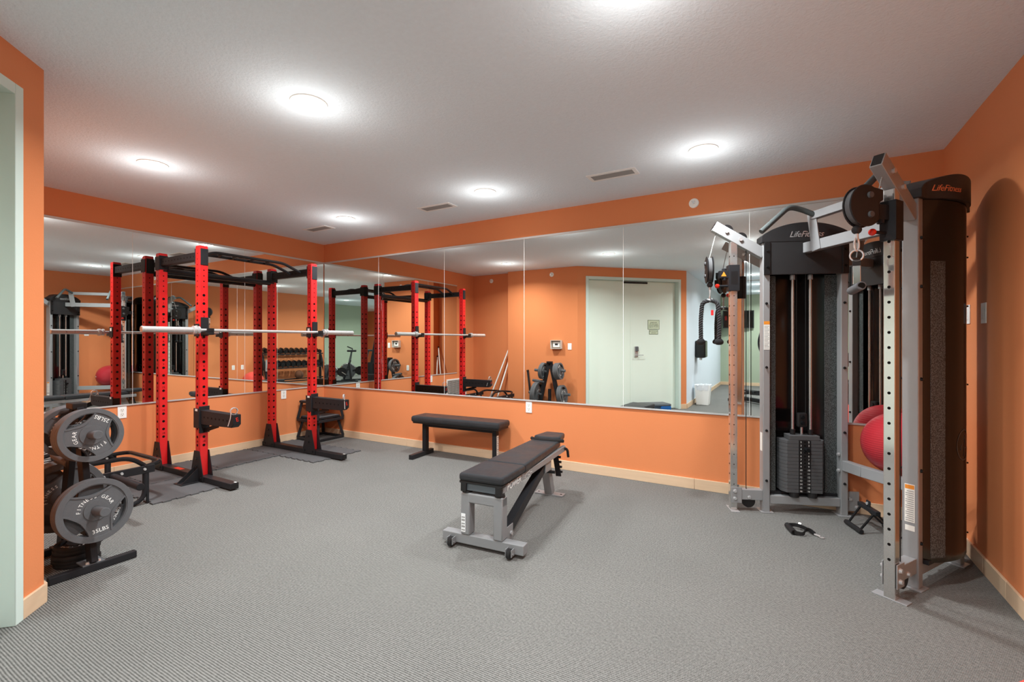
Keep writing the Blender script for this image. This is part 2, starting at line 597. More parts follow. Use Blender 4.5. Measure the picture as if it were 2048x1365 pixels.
# double door
dr = thing('door_1', 'pale green double door with deep frame and lever lock', 'door', (PX, PY, 0), kind='structure')
T0 = Matrix.Translation((-PX, -PY, 0)) @ DW
fw = 0.05
mb = MB(T0)
mb.box(DA, DA + fw, -0.15, 0.016, 0, DZ).box(DB - fw, DB, -0.15, 0.016, 0, DZ).box(DA + fw, DB - fw, -0.15, 0.016, DZ - fw, DZ)
mb.build('door_frame', 'frame_paint', dr, bevel=0.003)
mid = (DA + DB) / 2
for a, b in ((DA + fw + 0.003, mid - 0.002), (mid + 0.002, DB - fw - 0.003)):
    MB(T0).box(a, b, -0.145, -0.1, 0.008, DZ - fw - 0.004).build('door_leaf', 'door_paint', dr, bevel=0.002)
MB(T0).box(mid - 0.035, mid + 0.012, -0.1, -0.094, 0.01, DZ - fw - 0.006).build('astragal', 'door_paint', dr, bevel=0.002)
MB(T0).box(mid - 0.17, mid + 0.32, -0.1, -0.075, DZ - fw - 0.045, DZ - fw - 0.012).build('closer_arm', 'black_plastic', dr, bevel=0.004)
lx = mid + 0.085
lk = MB(T0).box(lx - 0.035, lx + 0.035, -0.1, -0.075, 1.0, 1.2).build('lock_plate', 'bright_chrome', dr, bevel=0.004)
MB(T0).box(lx - 0.02, lx + 0.035, -0.076, -0.055, 1.105, 1.195).build('lock_reader', 'bluish_steel', lk, bevel=0.004)
mb = MB(T0)
mb.cyl((lx, -0.076, 1.035), (lx, -0.03, 1.035), 0.012).tube(arc_pts([(lx, -0.033, 1.035), (lx + 0.12, -0.033, 1.035)], rad=0.01), 0.009)
mb.build('lever', 'bright_chrome', lk)

# two signs on the door leaf
def sign(name, x0, x1, z0, z1, lines, size, label):
    c = DW @ Vector(((x0 + x1) / 2, -0.0995, (z0 + z1) / 2))
    r = thing(name, label, 'sign', c)
    R = DW.to_3x3().to_4x4()
    hx, hz = (x1 - x0) / 2, (z1 - z0) / 2
    MB(R).box(-hx, hx, 0, 0.003, -hz, hz).build('plate', 'sign_border', r, bevel=0.001)
    MB(R).box(-hx + 0.008, hx - 0.008, 0.003, 0.0042, -hz + 0.008, hz - 0.008).build('face', 'sign_green', r)
    MM = R @ Matrix(((-1, 0, 0, 0), (0, 0, 1, 0.0046), (0, 1, 0, 0), (0, 0, 0, 1)))
    text('lettering', lines, size, MM, 'sign_ink', r, line=1.05)
    return r
sx = mid + 0.46
sign('door_sign', sx - 0.125, sx + 0.125, 1.52, 1.70, 'When leaving\nplease return the\nequipment and turn\noff the TV and lights', 0.026, 'larger pale green notice plate on the double door')
sign('door_sign', sx - 0.095, sx + 0.095, 1.425, 1.51, 'Thank you for your\ncooperation', 0.022, 'small pale green notice plate under the larger one on the door')

# ---------------------------------------------------------------- wall mirrors
MZ0, MZ1 = 0.676, 2.384
def wall_mirror(label, root, M, edges):
    r = thing('wall_mirror', label, 'mirror', root)
    for a, b in zip(edges, edges[1:]):
        MB(M).box(a + 0.0017, b - 0.0017, 0.001, 0.006, MZ0, MZ1).build('mirror_panel', 'mirror', r, smooth=False)
    MB(M).box(edges[0], edges[-1], 0.0005, 0.012, MZ0 - 0.010, MZ0 + 0.004).build('bottom_channel', 'channel', r, bevel=0.001)
    MB(M).box(edges[0], edges[-1], 0.0005, 0.012, MZ1 - 0.004, MZ1 + 0.016).build('top_channel', 'channel', r, bevel=0.001)
    for e in edges[1:-1]:
        MB(M).box(e - 0.0016, e + 0.0016, 0.0005, 0.0064, MZ0 + 0.004, MZ1 - 0.004).build('panel_seam', 'white_plastic', r, smooth=False)
wall_mirror('long frameless mirror on the wall with the cable machine', (XB, YA, 0), frame((0, 0, 0), (1, 0, 0), (0, -1, 0), (0, 0, 1)),
            [0.006] + [1.066 * k for k in range(1, 7)])
wall_mirror('frameless mirror on the wall behind the power rack', (XB, YA, 0), frame((0, 0, 0), (0, -1, 0), (1, 0, 0), (0, 0, 1)),
            [0.013, 1.12, 2.235, 3.1])

# ---------------------------------------------------------------- ceiling lights, vents
def downlight_tree():
    r = thing('ceiling_light', '', 'light')
    MB().lathe([(0.078, -0.004), (0.098, -0.006), (0.1, 0.0), (0.078, 0.0), (0.078, -0.004)], 32).build('trim_ring', 'white_plastic', r)
    MB().lathe([(0.0, -0.012), (0.04, -0.0105), (0.065, -0.007), (0.078, -0.003), (0.078, 0.0)], 32).build('lens', 'lamp_lens', r)
    return r
lamps = [(-2.315, 1.714, 'bright ceiling light over the open carpet, largest in view'), (-4.145, 1.714, 'ceiling light left of centre, above the weight area'),
         (-4.145, 3.532, 'ceiling light nearest the mirrored corner'), (-2.32, 3.532, 'ceiling light above the flat bench by the mirror'),
         (-0.48, 3.52, 'ceiling light near the cable machine'), (-0.48, 1.714, 'ceiling light cut off by the top edge of the photo'),
         (-0.48, -0.1, None), (-0.48, -1.93, None), (1.35, -1.93, None), (-0.48, -3.75, None), (1.35, -3.75, None), (-0.48, -5.5, None), (2.9, -5.4, None)]
proto = downlight_tree()
lamp_objs = [proto] + [copy_tree(proto) for _ in lamps[1:]]
for o, (x, y, lb) in zip(lamp_objs, lamps):
    o.location = (x, y, HC)
    if lb:
        o['label'] = lb
        if 'group' in o:
            del o['group']
    else:
        o['label'] = 'ceiling light in the far part of the gym, seen only in the mirrors'
        o['group'] = 'far ceiling lights'
    for nm, en, typ in (('ceiling_fill', FILL_W, 'POINT'), ('downlight_beam', LAMP_D, 'AREA')):
        ld = bpy.data.lights.new(nm, typ)
        ld.energy = en
        ld.color = (0.93, 0.98, 1.0)
        lo = bpy.data.objects.new(nm, ld)
        COL.objects.link(lo)
        lo.parent = o
        if typ == 'POINT':
            ld.shadow_soft_size = 0.10
            ld.color = (1.0, 0.95, 0.89)
            lo.location = (0, 0, -0.23)  # extra fill point hung below the fixture to brighten the ceiling
        else:
            ld.shape = 'DISK'
            ld.size = 0.18
            ld.spread = math.radians(152)
            lo.location = (0, 0, -0.018)
        lo.visible_camera = False
        lo.visible_glossy = False

def vent(loc, lx_, ly_, label):
    r = thing('ceiling_vent', label, 'vent', loc)
    mb = MB()
    a, b, c, d = lx_ / 2, ly_ / 2, lx_ / 2 - 0.03, ly_ / 2 - 0.03
    mb.box(-a, a, b - 0.03, b, -0.008, 0).box(-a, a, -b, -b + 0.03, -0.008, 0).box(-a, -c, -d, d, -0.008, 0).box(c, a, -d, d, -0.008, 0)
    mb.build('frame', 'vent_white', r, bevel=0.002)
    MB().box(-c, c, -d, d, -0.001, 0).build('backing', 'vent_dark', r)
    n = 7
    for k in range(n):
        y = -d + (k + 0.5) * 2 * d / n
        MB().bar((-c, y, -0.005), (c, y, -0.005), 0.0075, 0.0015, up=(0, 0.55, 0.83)).build('louvre', 'vent_shade_grey', r)
    return r
vent((-1.186, 3.68, HC), 0.40, 0.16, 'rectangular ceiling vent nearest the cable machine')
vent((-3.0, 3.69, HC), 0.40, 0.16, 'rectangular ceiling vent between the two corner ceiling lights')
vent((-4.80, 3.69, HC), 0.40, 0.16, 'rectangular ceiling vent closest to the mirrored corner')
vent((-0.5, -2.9, HC), 0.40, 0.16, 'ceiling vent in the far part of the gym, seen in the mirror')

# wall return grille
gr = thing('wall_grille', 'white louvred return grille low on the wall behind the weight tree', 'vent', (XB, 1.27, 0.36))
mb = MB()
gy, gz = 0.32, 0.20
mb.box(0, 0.012, -gy, gy, gz - 0.025, gz).box(0, 0.012, -gy, gy, -gz, -gz + 0.025).box(0, 0.012, -gy, -gy + 0.025, -gz + 0.025, gz - 0.025).box(0, 0.012, gy - 0.025, gy, -gz + 0.025, gz - 0.025)
mb.build('frame', 'white_plastic', gr, bevel=0.002)
MB().box(0, 0.002, -gy + 0.025, gy - 0.025, -gz + 0.025, gz - 0.025).build('backing', 'vent_dark', gr)
for k in range(18):
    zz = -gz + 0.034 + k * 0.0195
    MB().bar((0.008, -gy + 0.025, zz), (0.008, gy - 0.025, zz), 0.002, 0.0145, up=(0.6, 0, 0.8)).build('louvre', 'white_plastic', gr)

# sprinklers, outlets, switches
def wall_frame(p, nrm):
    n = Vector(nrm).normalized()
    return frame((0, 0, 0), Vector((0, 0, 1)).cross(n), (0, 0, 1), n)
def sprinkler(p, n, label):
    r = thing('sprinkler', label, 'sprinkler', p)
    M = wall_frame(p, n)
    MB(M).lathe([(0.0, 0.0), (0.042, 0.0), (0.042, 0.006), (0.034, 0.011), (0.02, 0.006), (0.0, 0.006)], 24).build('escutcheon', 'white_plastic', r)
    mb = MB(M)
    mb.cyl((0, 0, 0.004), (0, 0, 0.035), 0.009).cbox((0, 0.008, 0.045), (0.028, 0.003, 0.024))
    mb.build('sprinkler_head', 'bright_chrome', r)
sprinkler((-0.67, YA, 2.512), (0, -1, 0), 'round white sprinkler on the orange band above the long mirror')
sprinkler((-3.69, PY, 2.53), (0, 1, 0), 'round sprinkler high above the thermostat, seen in the mirror')
sprinkler((-5.12, YD1, 2.52), (0, 1, 0), 'round sprinkler high in the wall recess, seen in the mirror')
def outlet(p, n, label, kind='outlet'):
    r = thing('wall_outlet' if kind == 'outlet' else 'light_switch', label, 'outlet' if kind == 'outlet' else 'switch', p)
    M = wall_frame(p, n)
    MB(M).box(-0.036, 0.036, -0.058, 0.058, 0, 0.006).build('plate', 'white_plastic', r, bevel=0.002)
    if kind == 'outlet':
        for s in (-0.021, 0.021):
            f = MB(M).prism([(x * 0.7, y + s) for x, y in circ(0.021, 16)], 0.006, 0.0075).build('socket', 'cream_label', r)
            mb = MB(M)
            mb.box(-0.009, -0.006, s, s + 0.009, 0.0074, 0.0079).box(0.006, 0.009, s, s + 0.009, 0.0074, 0.0079).box(-0.003, 0.003, s - 0.011, s - 0.006, 0.0074, 0.0079)
            mb.build('slots', 'hole_black', f)
    else:
        MB(M).box(-0.016, 0.016, -0.033, 0.033, 0.006, 0.009).build('rocker', 'white_plastic', r, bevel=0.001)
    return r
outlet((XB, 2.043, 0.605), (1, 0, 0), 'white wall outlet beside the weight tree plates')
outlet((XB, 3.746, 0.612), (1, 0, 0), 'white wall outlet below the mirror near the corner, behind the rack')
outlet((-2.311, YA, 0.601), (0, -1, 0), 'white wall outlet below the long mirror, above the benches')
outlet((-3.9, PY, 0.70), (0, 1, 0), 'white wall outlet behind the weight tree, seen in the mirror')
outlet((XC, 1.72, 0.62), (-1, 0, 0), 'white outlet on the right wall beside the floor exercise ball')
outlet((XC, 1.95, 0.62), (-1, 0, 0), 'second white outlet on the right wall, closer to the cable machine')
outlet((XC, 3.60, 1.457), (-1, 0, 0), 'white light switch on the right wall beside the cable machine', 'switch')
outlet((XC, 3.86, 1.462), (-1, 0, 0), 'white switch half hidden behind the cable machine shroud', 'switch')
outlet((-3.33, PY, 1.20), (0, 1, 0), 'white light switch beside the thermostat, seen in the mirror', 'switch')
th = thing('thermostat', 'white thermostat in a clear guard box on the orange wall', 'thermostat', (-3.58, PY, 1.235))
M = wall_frame(0, (0, 1, 0))
MB(M).box(-0.10, 0.10, -0.075, 0.075, 0, 0.004).build('guard_back', 'clear_cage', th, bevel=0.002)
mb = MB(M)
for s in (-1, 1):
    mb.box(s * 0.1 - 0.004, s * 0.1 + 0.004, -0.079, 0.079, 0, 0.07).box(-0.1, 0.1, s * 0.075 - 0.004, s * 0.075 + 0.004, 0, 0.07)
mb.build('guard_frame', 'clear_cage', th, bevel=0.001)
MB(M).box(-0.07, 0.07, -0.048, 0.048, 0.004, 0.035).build('housing', 'white_plastic', th, bevel=0.006)
MB(M).box(-0.03, 0.03, -0.015, 0.02, 0.035, 0.036).build('display', 'vent_dark', th)

# ---------------------------------------------------------------- power rack
RX0, RX1, RY0, RY1, RH, UW = -5.412, -4.657, 2.315, 3.490, 2.175, 0.075
rk = thing('power_rack', 'red and black power rack with spotter arms and pull-up bars', 'power rack', (RX1, (RY0 + RY1) / 2, 0))
TR = Matrix.Translation((-RX1, -(RY0 + RY1) / 2, 0))
numbers = [3, 5, 6, 8, 9, 12, 15, 18]
hole_mesh = {}
for fx in (RX0, RX1):
    for fy in (RY0, RY1):
        up = MB(TR).box(fx - UW / 2, fx + UW / 2, fy - UW / 2, fy + UW / 2, 0.055, RH).build('upright', 'red', rk, bevel=0.006)
        MB(TR).box(fx - UW / 2 + 0.004, fx + UW / 2 - 0.004, fy - UW / 2 + 0.004, fy + UW / 2 - 0.004, RH, RH + 0.004).build('end_cap', 'red', up)
        # drilled peg holes on all four faces, large below and small near the top
        mb = MB(TR)
        zs = [(0.34 + 0.0768 * k, 0.0125) for k in range(19)] + [(1.80 + 0.051 * k, 0.006) for k in range(7)]
        for zz, r in zs:
            for nx, ny in ((1, 0), (-1, 0), (0, 1), (0, -1)):
                c = Vector((fx + nx * UW / 2, fy + ny * UW / 2, zz))
                n = Vector((nx, ny, 0))
                mb.cyl(c - n * 0.004, c + n * 0.0005, r, n=12)
        h = mb.build('peg_holes', 'hole_black', up)
        h['kind'] = 'stuff'
        ms = []
        for k in range(1, 19):
            if k % 3 == 0 or k in (1, 5, 7):
                me = text_mesh(str(k), 0.026)
                zz = 0.34 + 0.0768 * (18 - k) + 0.034
                me.transform(TR @ frame((fx + UW / 2 + 0.0004, fy, zz), (0, 1, 0), (0, 0, 1), (1, 0, 0)))
                ms.append(me)
                me = text_mesh(str(k), 0.026)
                me.transform(TR @ frame((fx, fy - UW / 2 - 0.0004, zz), (1, 0, 0), (0, 0, 1), (0, -1, 0)))
                ms.append(me)
        n_ = obj('hole_numbers', join_mesh('hole_numbers', ms), 'hole_black', up)
        n_['kind'] = 'stuff'
        # trapezoid foot gussets, one on each side
        for s in (-1, 1):
            poly = [(-0.105, 0.0), (0.105, 0.0), (0.105, 0.05), (0.045, 0.27), (-0.045, 0.27), (-0.105, 0.05)]
            M = TR @ frame((fx, fy + s * (UW / 2 + 0.001), 0.02), (1, 0, 0), (0, 0, 1), (0, s, 0))
            g = MB(M).prism(poly, 0, 0.006).build('foot_gusset', 'black_metal', rk, bevel=0.001)
            mb = MB(M)
            for bx, bz in ((0, 0.20), (0, 0.13), (-0.07, 0.03), (0.07, 0.03)):
                mb.cyl((bx, bz, 0.006), (bx, bz, 0.014), 0.011, 0.009, n=8)
            b = mb.build('bolts', 'black_gloss', g)
            b['kind'] = 'stuff'
for fy in (RY0, RY1):
    bt = MB(TR).box(-5.55 if fy == RY0 else -5.555, -4.12, fy - 0.036, fy + 0.036, 0.0108, 0.063).build('base_tube', 'black_metal', rk, bevel=0.004)
    MB(TR).box(-4.121, -4.1185, fy - 0.030, fy + 0.030, 0.016, 0.058).build('end_cap', 'black_plastic', bt)
    MB(TR).box(-4.16, -4.13, fy + 0.012, fy + 0.026, 0.063, 0.0637).build('sticker', 'cream_label', bt)
    # side beam at the top with saddle plates round the uprights
    sb = MB(TR).box(RX0 + UW / 2, RX1 - UW / 2, fy - 0.028, fy + 0.028, RH - 0.125, RH - 0.05).build('side_beam', 'black_metal', rk, bevel=0.004)
    mb = MB(TR)
    for k in range(11):
        xx = RX0 + 0.09 + k * 0.058
        for s in (-1, 1):
            mb.cyl((xx, fy + s * 0.024, RH - 0.088), (xx, fy + s * 0.0285, RH - 0.088), 0.007, n=10)
    h = mb.build('peg_holes', 'hole_black', sb)
    h['kind'] = 'stuff'
    for fx, s in ((RX0, -1), (RX1, 1)):
        MB(TR).box(fx + s * (UW / 2 + 0.001) - 0.004, fx + s * (UW / 2 + 0.001) + 0.004, fy - 0.03, fy + 0.037, RH - 0.175, RH - 0.022).build('saddle_plate', 'black_metal', rk, bevel=0.006)
        MB(TR).box(fx - s * (UW / 2 + 0.004) - 0.004, fx - s * (UW / 2 + 0.004) + 0.004, fy - 0.04, fy + 0.04, RH - 0.16, RH - 0.02).build('saddle_plate', 'black_metal', rk, bevel=0.004)
    for s in (-1, 1):
        MB(TR).box(RX0 - 0.04, RX0 + 0.05, fy + s * (UW / 2 + 0.003) - 0.003, fy + s * (UW / 2 + 0.003) + 0.003, RH - 0.165, RH - 0.03).build('saddle_plate', 'black_metal', rk, bevel=0.002)
# rear round cross bar and rear floor bar
MB(TR).cyl((RX0 + 0.01, RY0, 2.005), (RX0 + 0.01, RY1, 2.005), 0.029, n=18).build('rear_cross_bar', 'black_gloss', rk)
# raised multi-grip pull-up frame
for xx in (-5.02, -4.83):
    pts = arc_pts([(xx, RY0 + 0.03, RH - 0.085), (xx, RY0 + 0.20, RH - 0.006), (xx, RY1 - 0.24, RH - 0.006), (xx, RY1 - 0.03, RH - 0.085)], 6, 0.06)
    MB(TR).tube(pts, 0.016, 12).build('pull_up_bar', 'black_gloss', rk)
for yy in (2.62, 2.76, 2.95, 3.12):
    MB(TR).cyl((-5.02, yy + 0.03, RH - 0.006), (-4.83, yy - 0.03, RH - 0.006), 0.013, n=12).build('pull_up_rung', 'black_gloss', rk)
# J cups
BXC, BZ = -4.556, 1.398
for fy in (RY0, RY1):
    j = MB(TR)
    x0 = RX1 + UW / 2 + 0.002
    j.box(x0, x0 + 0.010, fy - 0.030, fy + 0.036, BZ - 0.05, BZ + 0.12)
    jc = j.build('j_cup', 'black_metal', rk, bevel=0.003)
    mb = MB(TR)
    mb.box(x0 + 0.010, x0 + 0.118, fy - 0.030, fy + 0.030, BZ - 0.042, BZ - 0.016).box(x0 + 0.100, x0 + 0.118, fy - 0.030, fy + 0.030, BZ - 0.016, BZ + 0.018)
    mb.build('cup_tray', 'black_plastic', jc, bevel=0.004)
    MB(TR).box(RX1 - UW / 2 - 0.004, RX1 + UW / 2 + 0.002, fy - UW / 2 - 0.008, fy - UW / 2 - 0.001, BZ - 0.055, BZ + 0.06).build('cup_bracket', 'black_metal', jc, bevel=0.002)
    MB(TR).box(RX1 - 0.018, RX1 + 0.018, fy - UW / 2 - 0.0088, fy - UW / 2 - 0.0081, BZ + 0.012, BZ + 0.045).build('sticker', 'cream_label', jc)
# spotter arms
for fy in (RY0, RY1):
    x0 = RX1 + UW / 2 + 0.002
    sa = MB(TR)
    poly = [(0, 0.535), (0, 0.665), (0.535, 0.662), (0.535, 0.575), (0.50, 0.548)]
    M = TR @ frame((x0, fy + 0.034, 0), (1, 0, 0), (0, 0, 1), (0, -1, 0))
    sa.T = M
    arm = sa.prism(poly, 0, 0.068).build('spotter_arm', 'black_metal', rk, bevel=0.004)
    mb = MB(TR)
    for k in range(7):
        for s in (-1, 1):
            c = Vector((x0 + 0.07 + 0.062 * k, fy + s * 0.034, 0.605))
            mb.cyl(c - Vector((0, s * 0.003, 0)), c + Vector((0, s * 0.0006, 0)), 0.009, n=10)
    h = mb.build('peg_holes', 'hole_black', arm)
    h['kind'] = 'stuff'
    mb = MB(TR)
    mb.box(RX1 - UW / 2 - 0.012, x0 + 0.006, fy - UW / 2 - 0.010, fy - UW / 2 - 0.002, 0.50, 0.68).box(x0, x0 + 0.008, fy - 0.046, fy + 0.046, 0.455, 0.70)
    mb.box(RX1 - UW / 2 - 0.014, RX1 - UW / 2 - 0.004, fy - 0.046, fy + 0.02, 0.52, 0.66)
    mb.build('arm_bracket', 'black_metal', arm, bevel=0.003)
    MB(TR).bar((x0 + 0.006, fy, 0.475), (x0 + 0.24, fy, 0.54), 0.008, 0.035).build('arm_gusset', 'black_metal', arm)
    text('logo', 'E', 0.05, TR @ frame((x0 + 0.5360, fy, 0.618), (0, 1, 0.25), (0, -0.25, 1), (1, 0, 0)), 'red_knob', arm)
    MB(TR).box(RX1 - 0.02, RX1 + 0.02, fy - UW / 2 - 0.0108, fy - UW / 2 - 0.0101, 0.655, 0.676).build('sticker', 'cream_label', arm)
# floor anchor wings on the near front upright
wg = MB(TR)
for xx in (RX1 - 0.055, RX1 + 0.02):
    wg.add([(xx, RY0 - 0.045, 0.012), (xx, RY0 - 0.19, 0.012), (xx, RY0 - 0.045, 0.135), (xx + 0.006, RY0 - 0.045, 0.012), (xx + 0.006, RY0 - 0.19, 0.012), (xx + 0.006, RY0 - 0.045, 0.135)],
           [(0, 1, 2), (3, 5, 4), (0, 3, 4, 1), (1, 4, 5, 2), (2, 5, 3, 0)])
wg.box(RX1 - 0.085, RX1 + 0.055, RY0 - 0.195, RY0 - 0.044, 0.012, 0.017)
wg.build('anchor_foot', 'black_metal', rk)
MB(TR).box(-5.13, -5.0, RY0 - 0.022, RY0 + 0.02, 0.063, 0.0637).build('red_label', 'red', rk)

# barbell
bb = thing('barbell', 'steel olympic barbell resting on the rack cups', 'barbell', (BXC, (RY0 + RY1) / 2, BZ))
MB().cyl((0, -0.66, 0), (0, 0.66, 0), 0.0145, n=18).build('shaft', 'bar_steel', bb)
BY0, BY1 = 1.80 - (RY0 + RY1) / 2, 3.985 - (RY0 + RY1) / 2
for s, e in ((-1, BY0), (1, BY1)):
    MB(frame((0, 0, 0), (0, 0, 1), (s, 0, 0), (0, s, 0))).lathe([(0.0145, 0.655), (0.036, 0.66), (0.036, 0.675), (0.026, 0.68), (0.026, 0.69), (0.038, 0.692), (0.038, 0.712), (0.0255, 0.716), (0.0255, abs(e) - 0.012), (0.0275, abs(e) - 0.011), (0.0275, abs(e) - 0.004), (0.022, abs(e)), (0.0, abs(e))], 24).build('sleeve', 'bar_steel', bb)

# spring clips hanging over the ends of the spotter arms
def spring_clip(x, y, z, rz, label):
    r = thing('spring_clip', label, 'barbell clip', (x, y, z), rz)
    pts = []
    for k in range(60):
        t = k / 59 * 2 * PI * 2.5
        pts.append((0.030 * math.cos(t), -0.006 + 0.012 * k / 59, 0.0 + 0.030 * math.sin(t)))
    MB().tube(pts, 0.0035, 8).build('coil', 'bright_chrome', r)
    for s in (-1, 1):
        MB().tube(arc_pts([(s * 0.03, s * 0.006, 0), (s * 0.034, s * 0.012, -0.05), (s * 0.062, s * 0.02, -0.12)], 5, 0.03), 0.0035, 8).build('handle', 'bright_chrome', r)
spring_clip(-4.115, RY0 - 0.01, 0.69, PI / 2, 'chrome spring clip over the end of the near spotter arm')
spring_clip(-4.115, RY1 - 0.01, 0.69, PI / 2 + 0.7, 'chrome spring clip over the end of the far spotter arm')

# ---------------------------------------------------------------- foam floor tiles with jigsaw edges
def tile_poly(L=0.62, dep=0.017, n=12):
    st = L / n
    pts = []
    def edge(p, d, nn):
        for k in range(n):
            off = dep if k % 2 else 0.0
            a = Vector(p) + Vector(d) * (k * st)
            b = Vector(p) + Vector(d) * ((k + 1) * st)
            fl_ = 0.006 if k % 2 else -0.006
            pts.append(tuple(a + Vector(nn) * off - Vector(d) * (fl_ if k else 0)))
            pts.append(tuple(b + Vector(nn) * off + Vector(d) * (fl_ if k < n - 1 else 0)))
    edge((0, 0), (1, 0), (0, -1))
    edge((L, 0), (0, 1), (1, 0))
    edge((L, L), (-1, 0), (0, -1))
    edge((0, L), (0, -1), (1, 0))
    return pts
tile_me = MB().prism(tile_poly(), 0, 0.0105).mesh('foam_mat', False)
tile_spots = [(-5.553, 1.40), (-5.553, 2.02), (-5.553, 2.64), (-5.553, 3.262), (-4.933, 1.80), (-4.933, 3.262)]
tile_lab = ['foam floor tile against the wall behind the weight tree', 'foam floor tile against the wall under the near rear rack upright', 'foam floor tile by the wall in the middle of the rack',
            'foam floor tile by the wall under the far rear rack upright', 'foam floor tile under the near base tube, beside the trap bar', 'foam floor tile under the far base tube of the rack']
for (x, y), lb in zip(tile_spots, tile_lab):
    o = obj('foam_mat', tile_me, 'foam_mat', None)
    o.location = (x, y, 0)
    tag(o, lb, 'floor mat', 'jigsaw foam tiles under the rack')

# ---------------------------------------------------------------- stacked plyo boxes in the corner
def plyo(z0, hgt, wb, wt, label):
    r = thing('plyo_box', label, 'plyo box', (-5.335, 4.13, z0))
    a, b, t = wb / 2, wt / 2, 0.032
    for sx_, sy_ in ((-1, -1), (1, -1), (1, 1), (-1, 1)):
        MB().bar((sx_ * (a - t / 2), sy_ * (a - t / 2), t), (sx_ * (b - t / 2), sy_ * (b - t / 2), hgt - 0.03), t, t).build('leg', 'black_metal', r, bevel=0.003)
    for p, q in (((-a, -a), (a, -a)), ((a, -a), (a, a)), ((a, a), (-a, a)), ((-a, a), (-a, -a))):
        u = 1 - t / 2 / a
        MB().bar((p[0] * u, p[1] * u, t / 2), (q[0] * u, q[1] * u, t / 2), t, t).build('base_rail', 'black_metal', r, bevel=0.003)
    tp = MB().box(-b - 0.008, b + 0.008, -b - 0.008, b + 0.008, hgt - 0.032, hgt - 0.006).build('top_frame', 'black_metal', r, bevel=0.005)
    MB().box(-b, b, -b, b, hgt - 0.006, hgt).build('rubber_top', 'rubber_grey', tp, bevel=0.002)
plyo(0.0, 0.312, 0.43, 0.33, 'lower black plyo box of the stack in the mirrored corner')
plyo(0.246, 0.272, 0.43, 0.36, 'upper black plyo box of the stack in the mirrored corner')

# ---------------------------------------------------------------- flat bench
fb = thing('flat_bench', 'flat black bench along the wall below the long mirror', 'bench', (-3.08, 4.17, 0), math.radians(3.5))
MB().box(-0.565, 0.565, -0.135, 0.135, 0.385, 0.455).build('pad', 'vinyl', fb, bevel=0.026, seg=4)
MB().box(-0.55, 0.55, -0.11, 0.11, 0.370, 0.388).build('pad_board', 'black_plastic', fb)
MB().box(-0.47, 0.47, -0.025, 0.025, 0.325, 0.371).build('spine', 'black_metal', fb, bevel=0.004)
for s in (-1, 1):
    lg = MB().box(s * 0.455 - 0.025, s * 0.455 + 0.025, -0.03, 0.03, 0.05, 0.371).build('leg', 'black_metal', fb, bevel=0.004)
    MB().box(s * 0.455 - 0.025, s * 0.455 + 0.025, -0.27, 0.125, 0.0, 0.05).build('foot', 'black_metal', fb, bevel=0.004)
    if s == 1:
        MB().box(0.4805, 0.4812, -0.02, 0.02, 0.09, 0.30).build('sticker', 'cream_label', lg)
        mb = MB()
        for k in range(9):
            mb.box(0.4812, 0.4816, -0.012 + 0.004 * (k % 2), 0.004 + 0.005 * (k % 3), 0.105 + 0.021 * k, 0.112 + 0.021 * k)
        q = mb.build('sticker_print', 'hole_black', lg)
        q['kind'] = 'stuff'

# ---------------------------------------------------------------- adjustable bench
ab = thing('adjustable_bench', 'grey adjustable bench with worn black padding and small wheels', 'bench', (-1.612, 2.440, 0), math.radians(4.6))
MB().box(-0.285, 0.285, -0.032, 0.032, 0.022, 0.082).build('front_foot', 'bench_grey', ab, bevel=0.004)
for s in (-1, 1):
    MB().box(s * 0.115 - 0.032, s * 0.115 + 0.032, -0.036, 0.036, 0.082, 0.345).build('front_leg', 'bench_grey', ab, bevel=0.008)
MB().box(-0.147, 0.147, -0.0355, 0.0355, 0.285, 0.347).build('front_crossbar', 'bench_grey', ab, bevel=0.008)
st = MB().box(-0.1478, -0.1472, -0.03, 0.03, 0.10, 0.22).build('leg_sticker', 'grey_print', ab)
MB().box(-0.142, -0.112, -0.0372, -0.0362, 0.10, 0.215).build('leg_sticker', 'vent_white', ab)
mb = MB()
for k in range(5):
    mb.box(-0.139, -0.115, -0.0377, -0.0372, 0.108 + 0.02 * k, 0.116 + 0.02 * k + 0.004 * (k % 2))
q = mb.build('leg_sticker_print', 'grey_print', ab)
q['kind'] = 'stuff'
for s in (-1, 1):
    wx = s * 0.205
    w_ = MB().cyl((wx - 0.013, -0.056, 0.033), (wx + 0.013, -0.056, 0.033), 0.030, n=20).build('wheel', 'rubber_black', ab, bevel=0.004)
    mb = MB()
    for t in (-1, 1):
        mb.box(wx + t * 0.019 - 0.002, wx + t * 0.019 + 0.002, -0.075, -0.03, 0.02, 0.062)
    mb.cyl((wx - 0.026, -0.056, 0.033), (wx + 0.026, -0.056, 0.033), 0.006, n=10)
    mb.build('wheel_fork', 'bench_grey', w_)
for s in (-1, 1):
    MB().cyl((s * 0.115, -0.004, 0.346), (s * 0.115, -0.004, 0.366), 0.034, 0.029, n=20).build('rubber_bumper', 'rubber_black', ab)
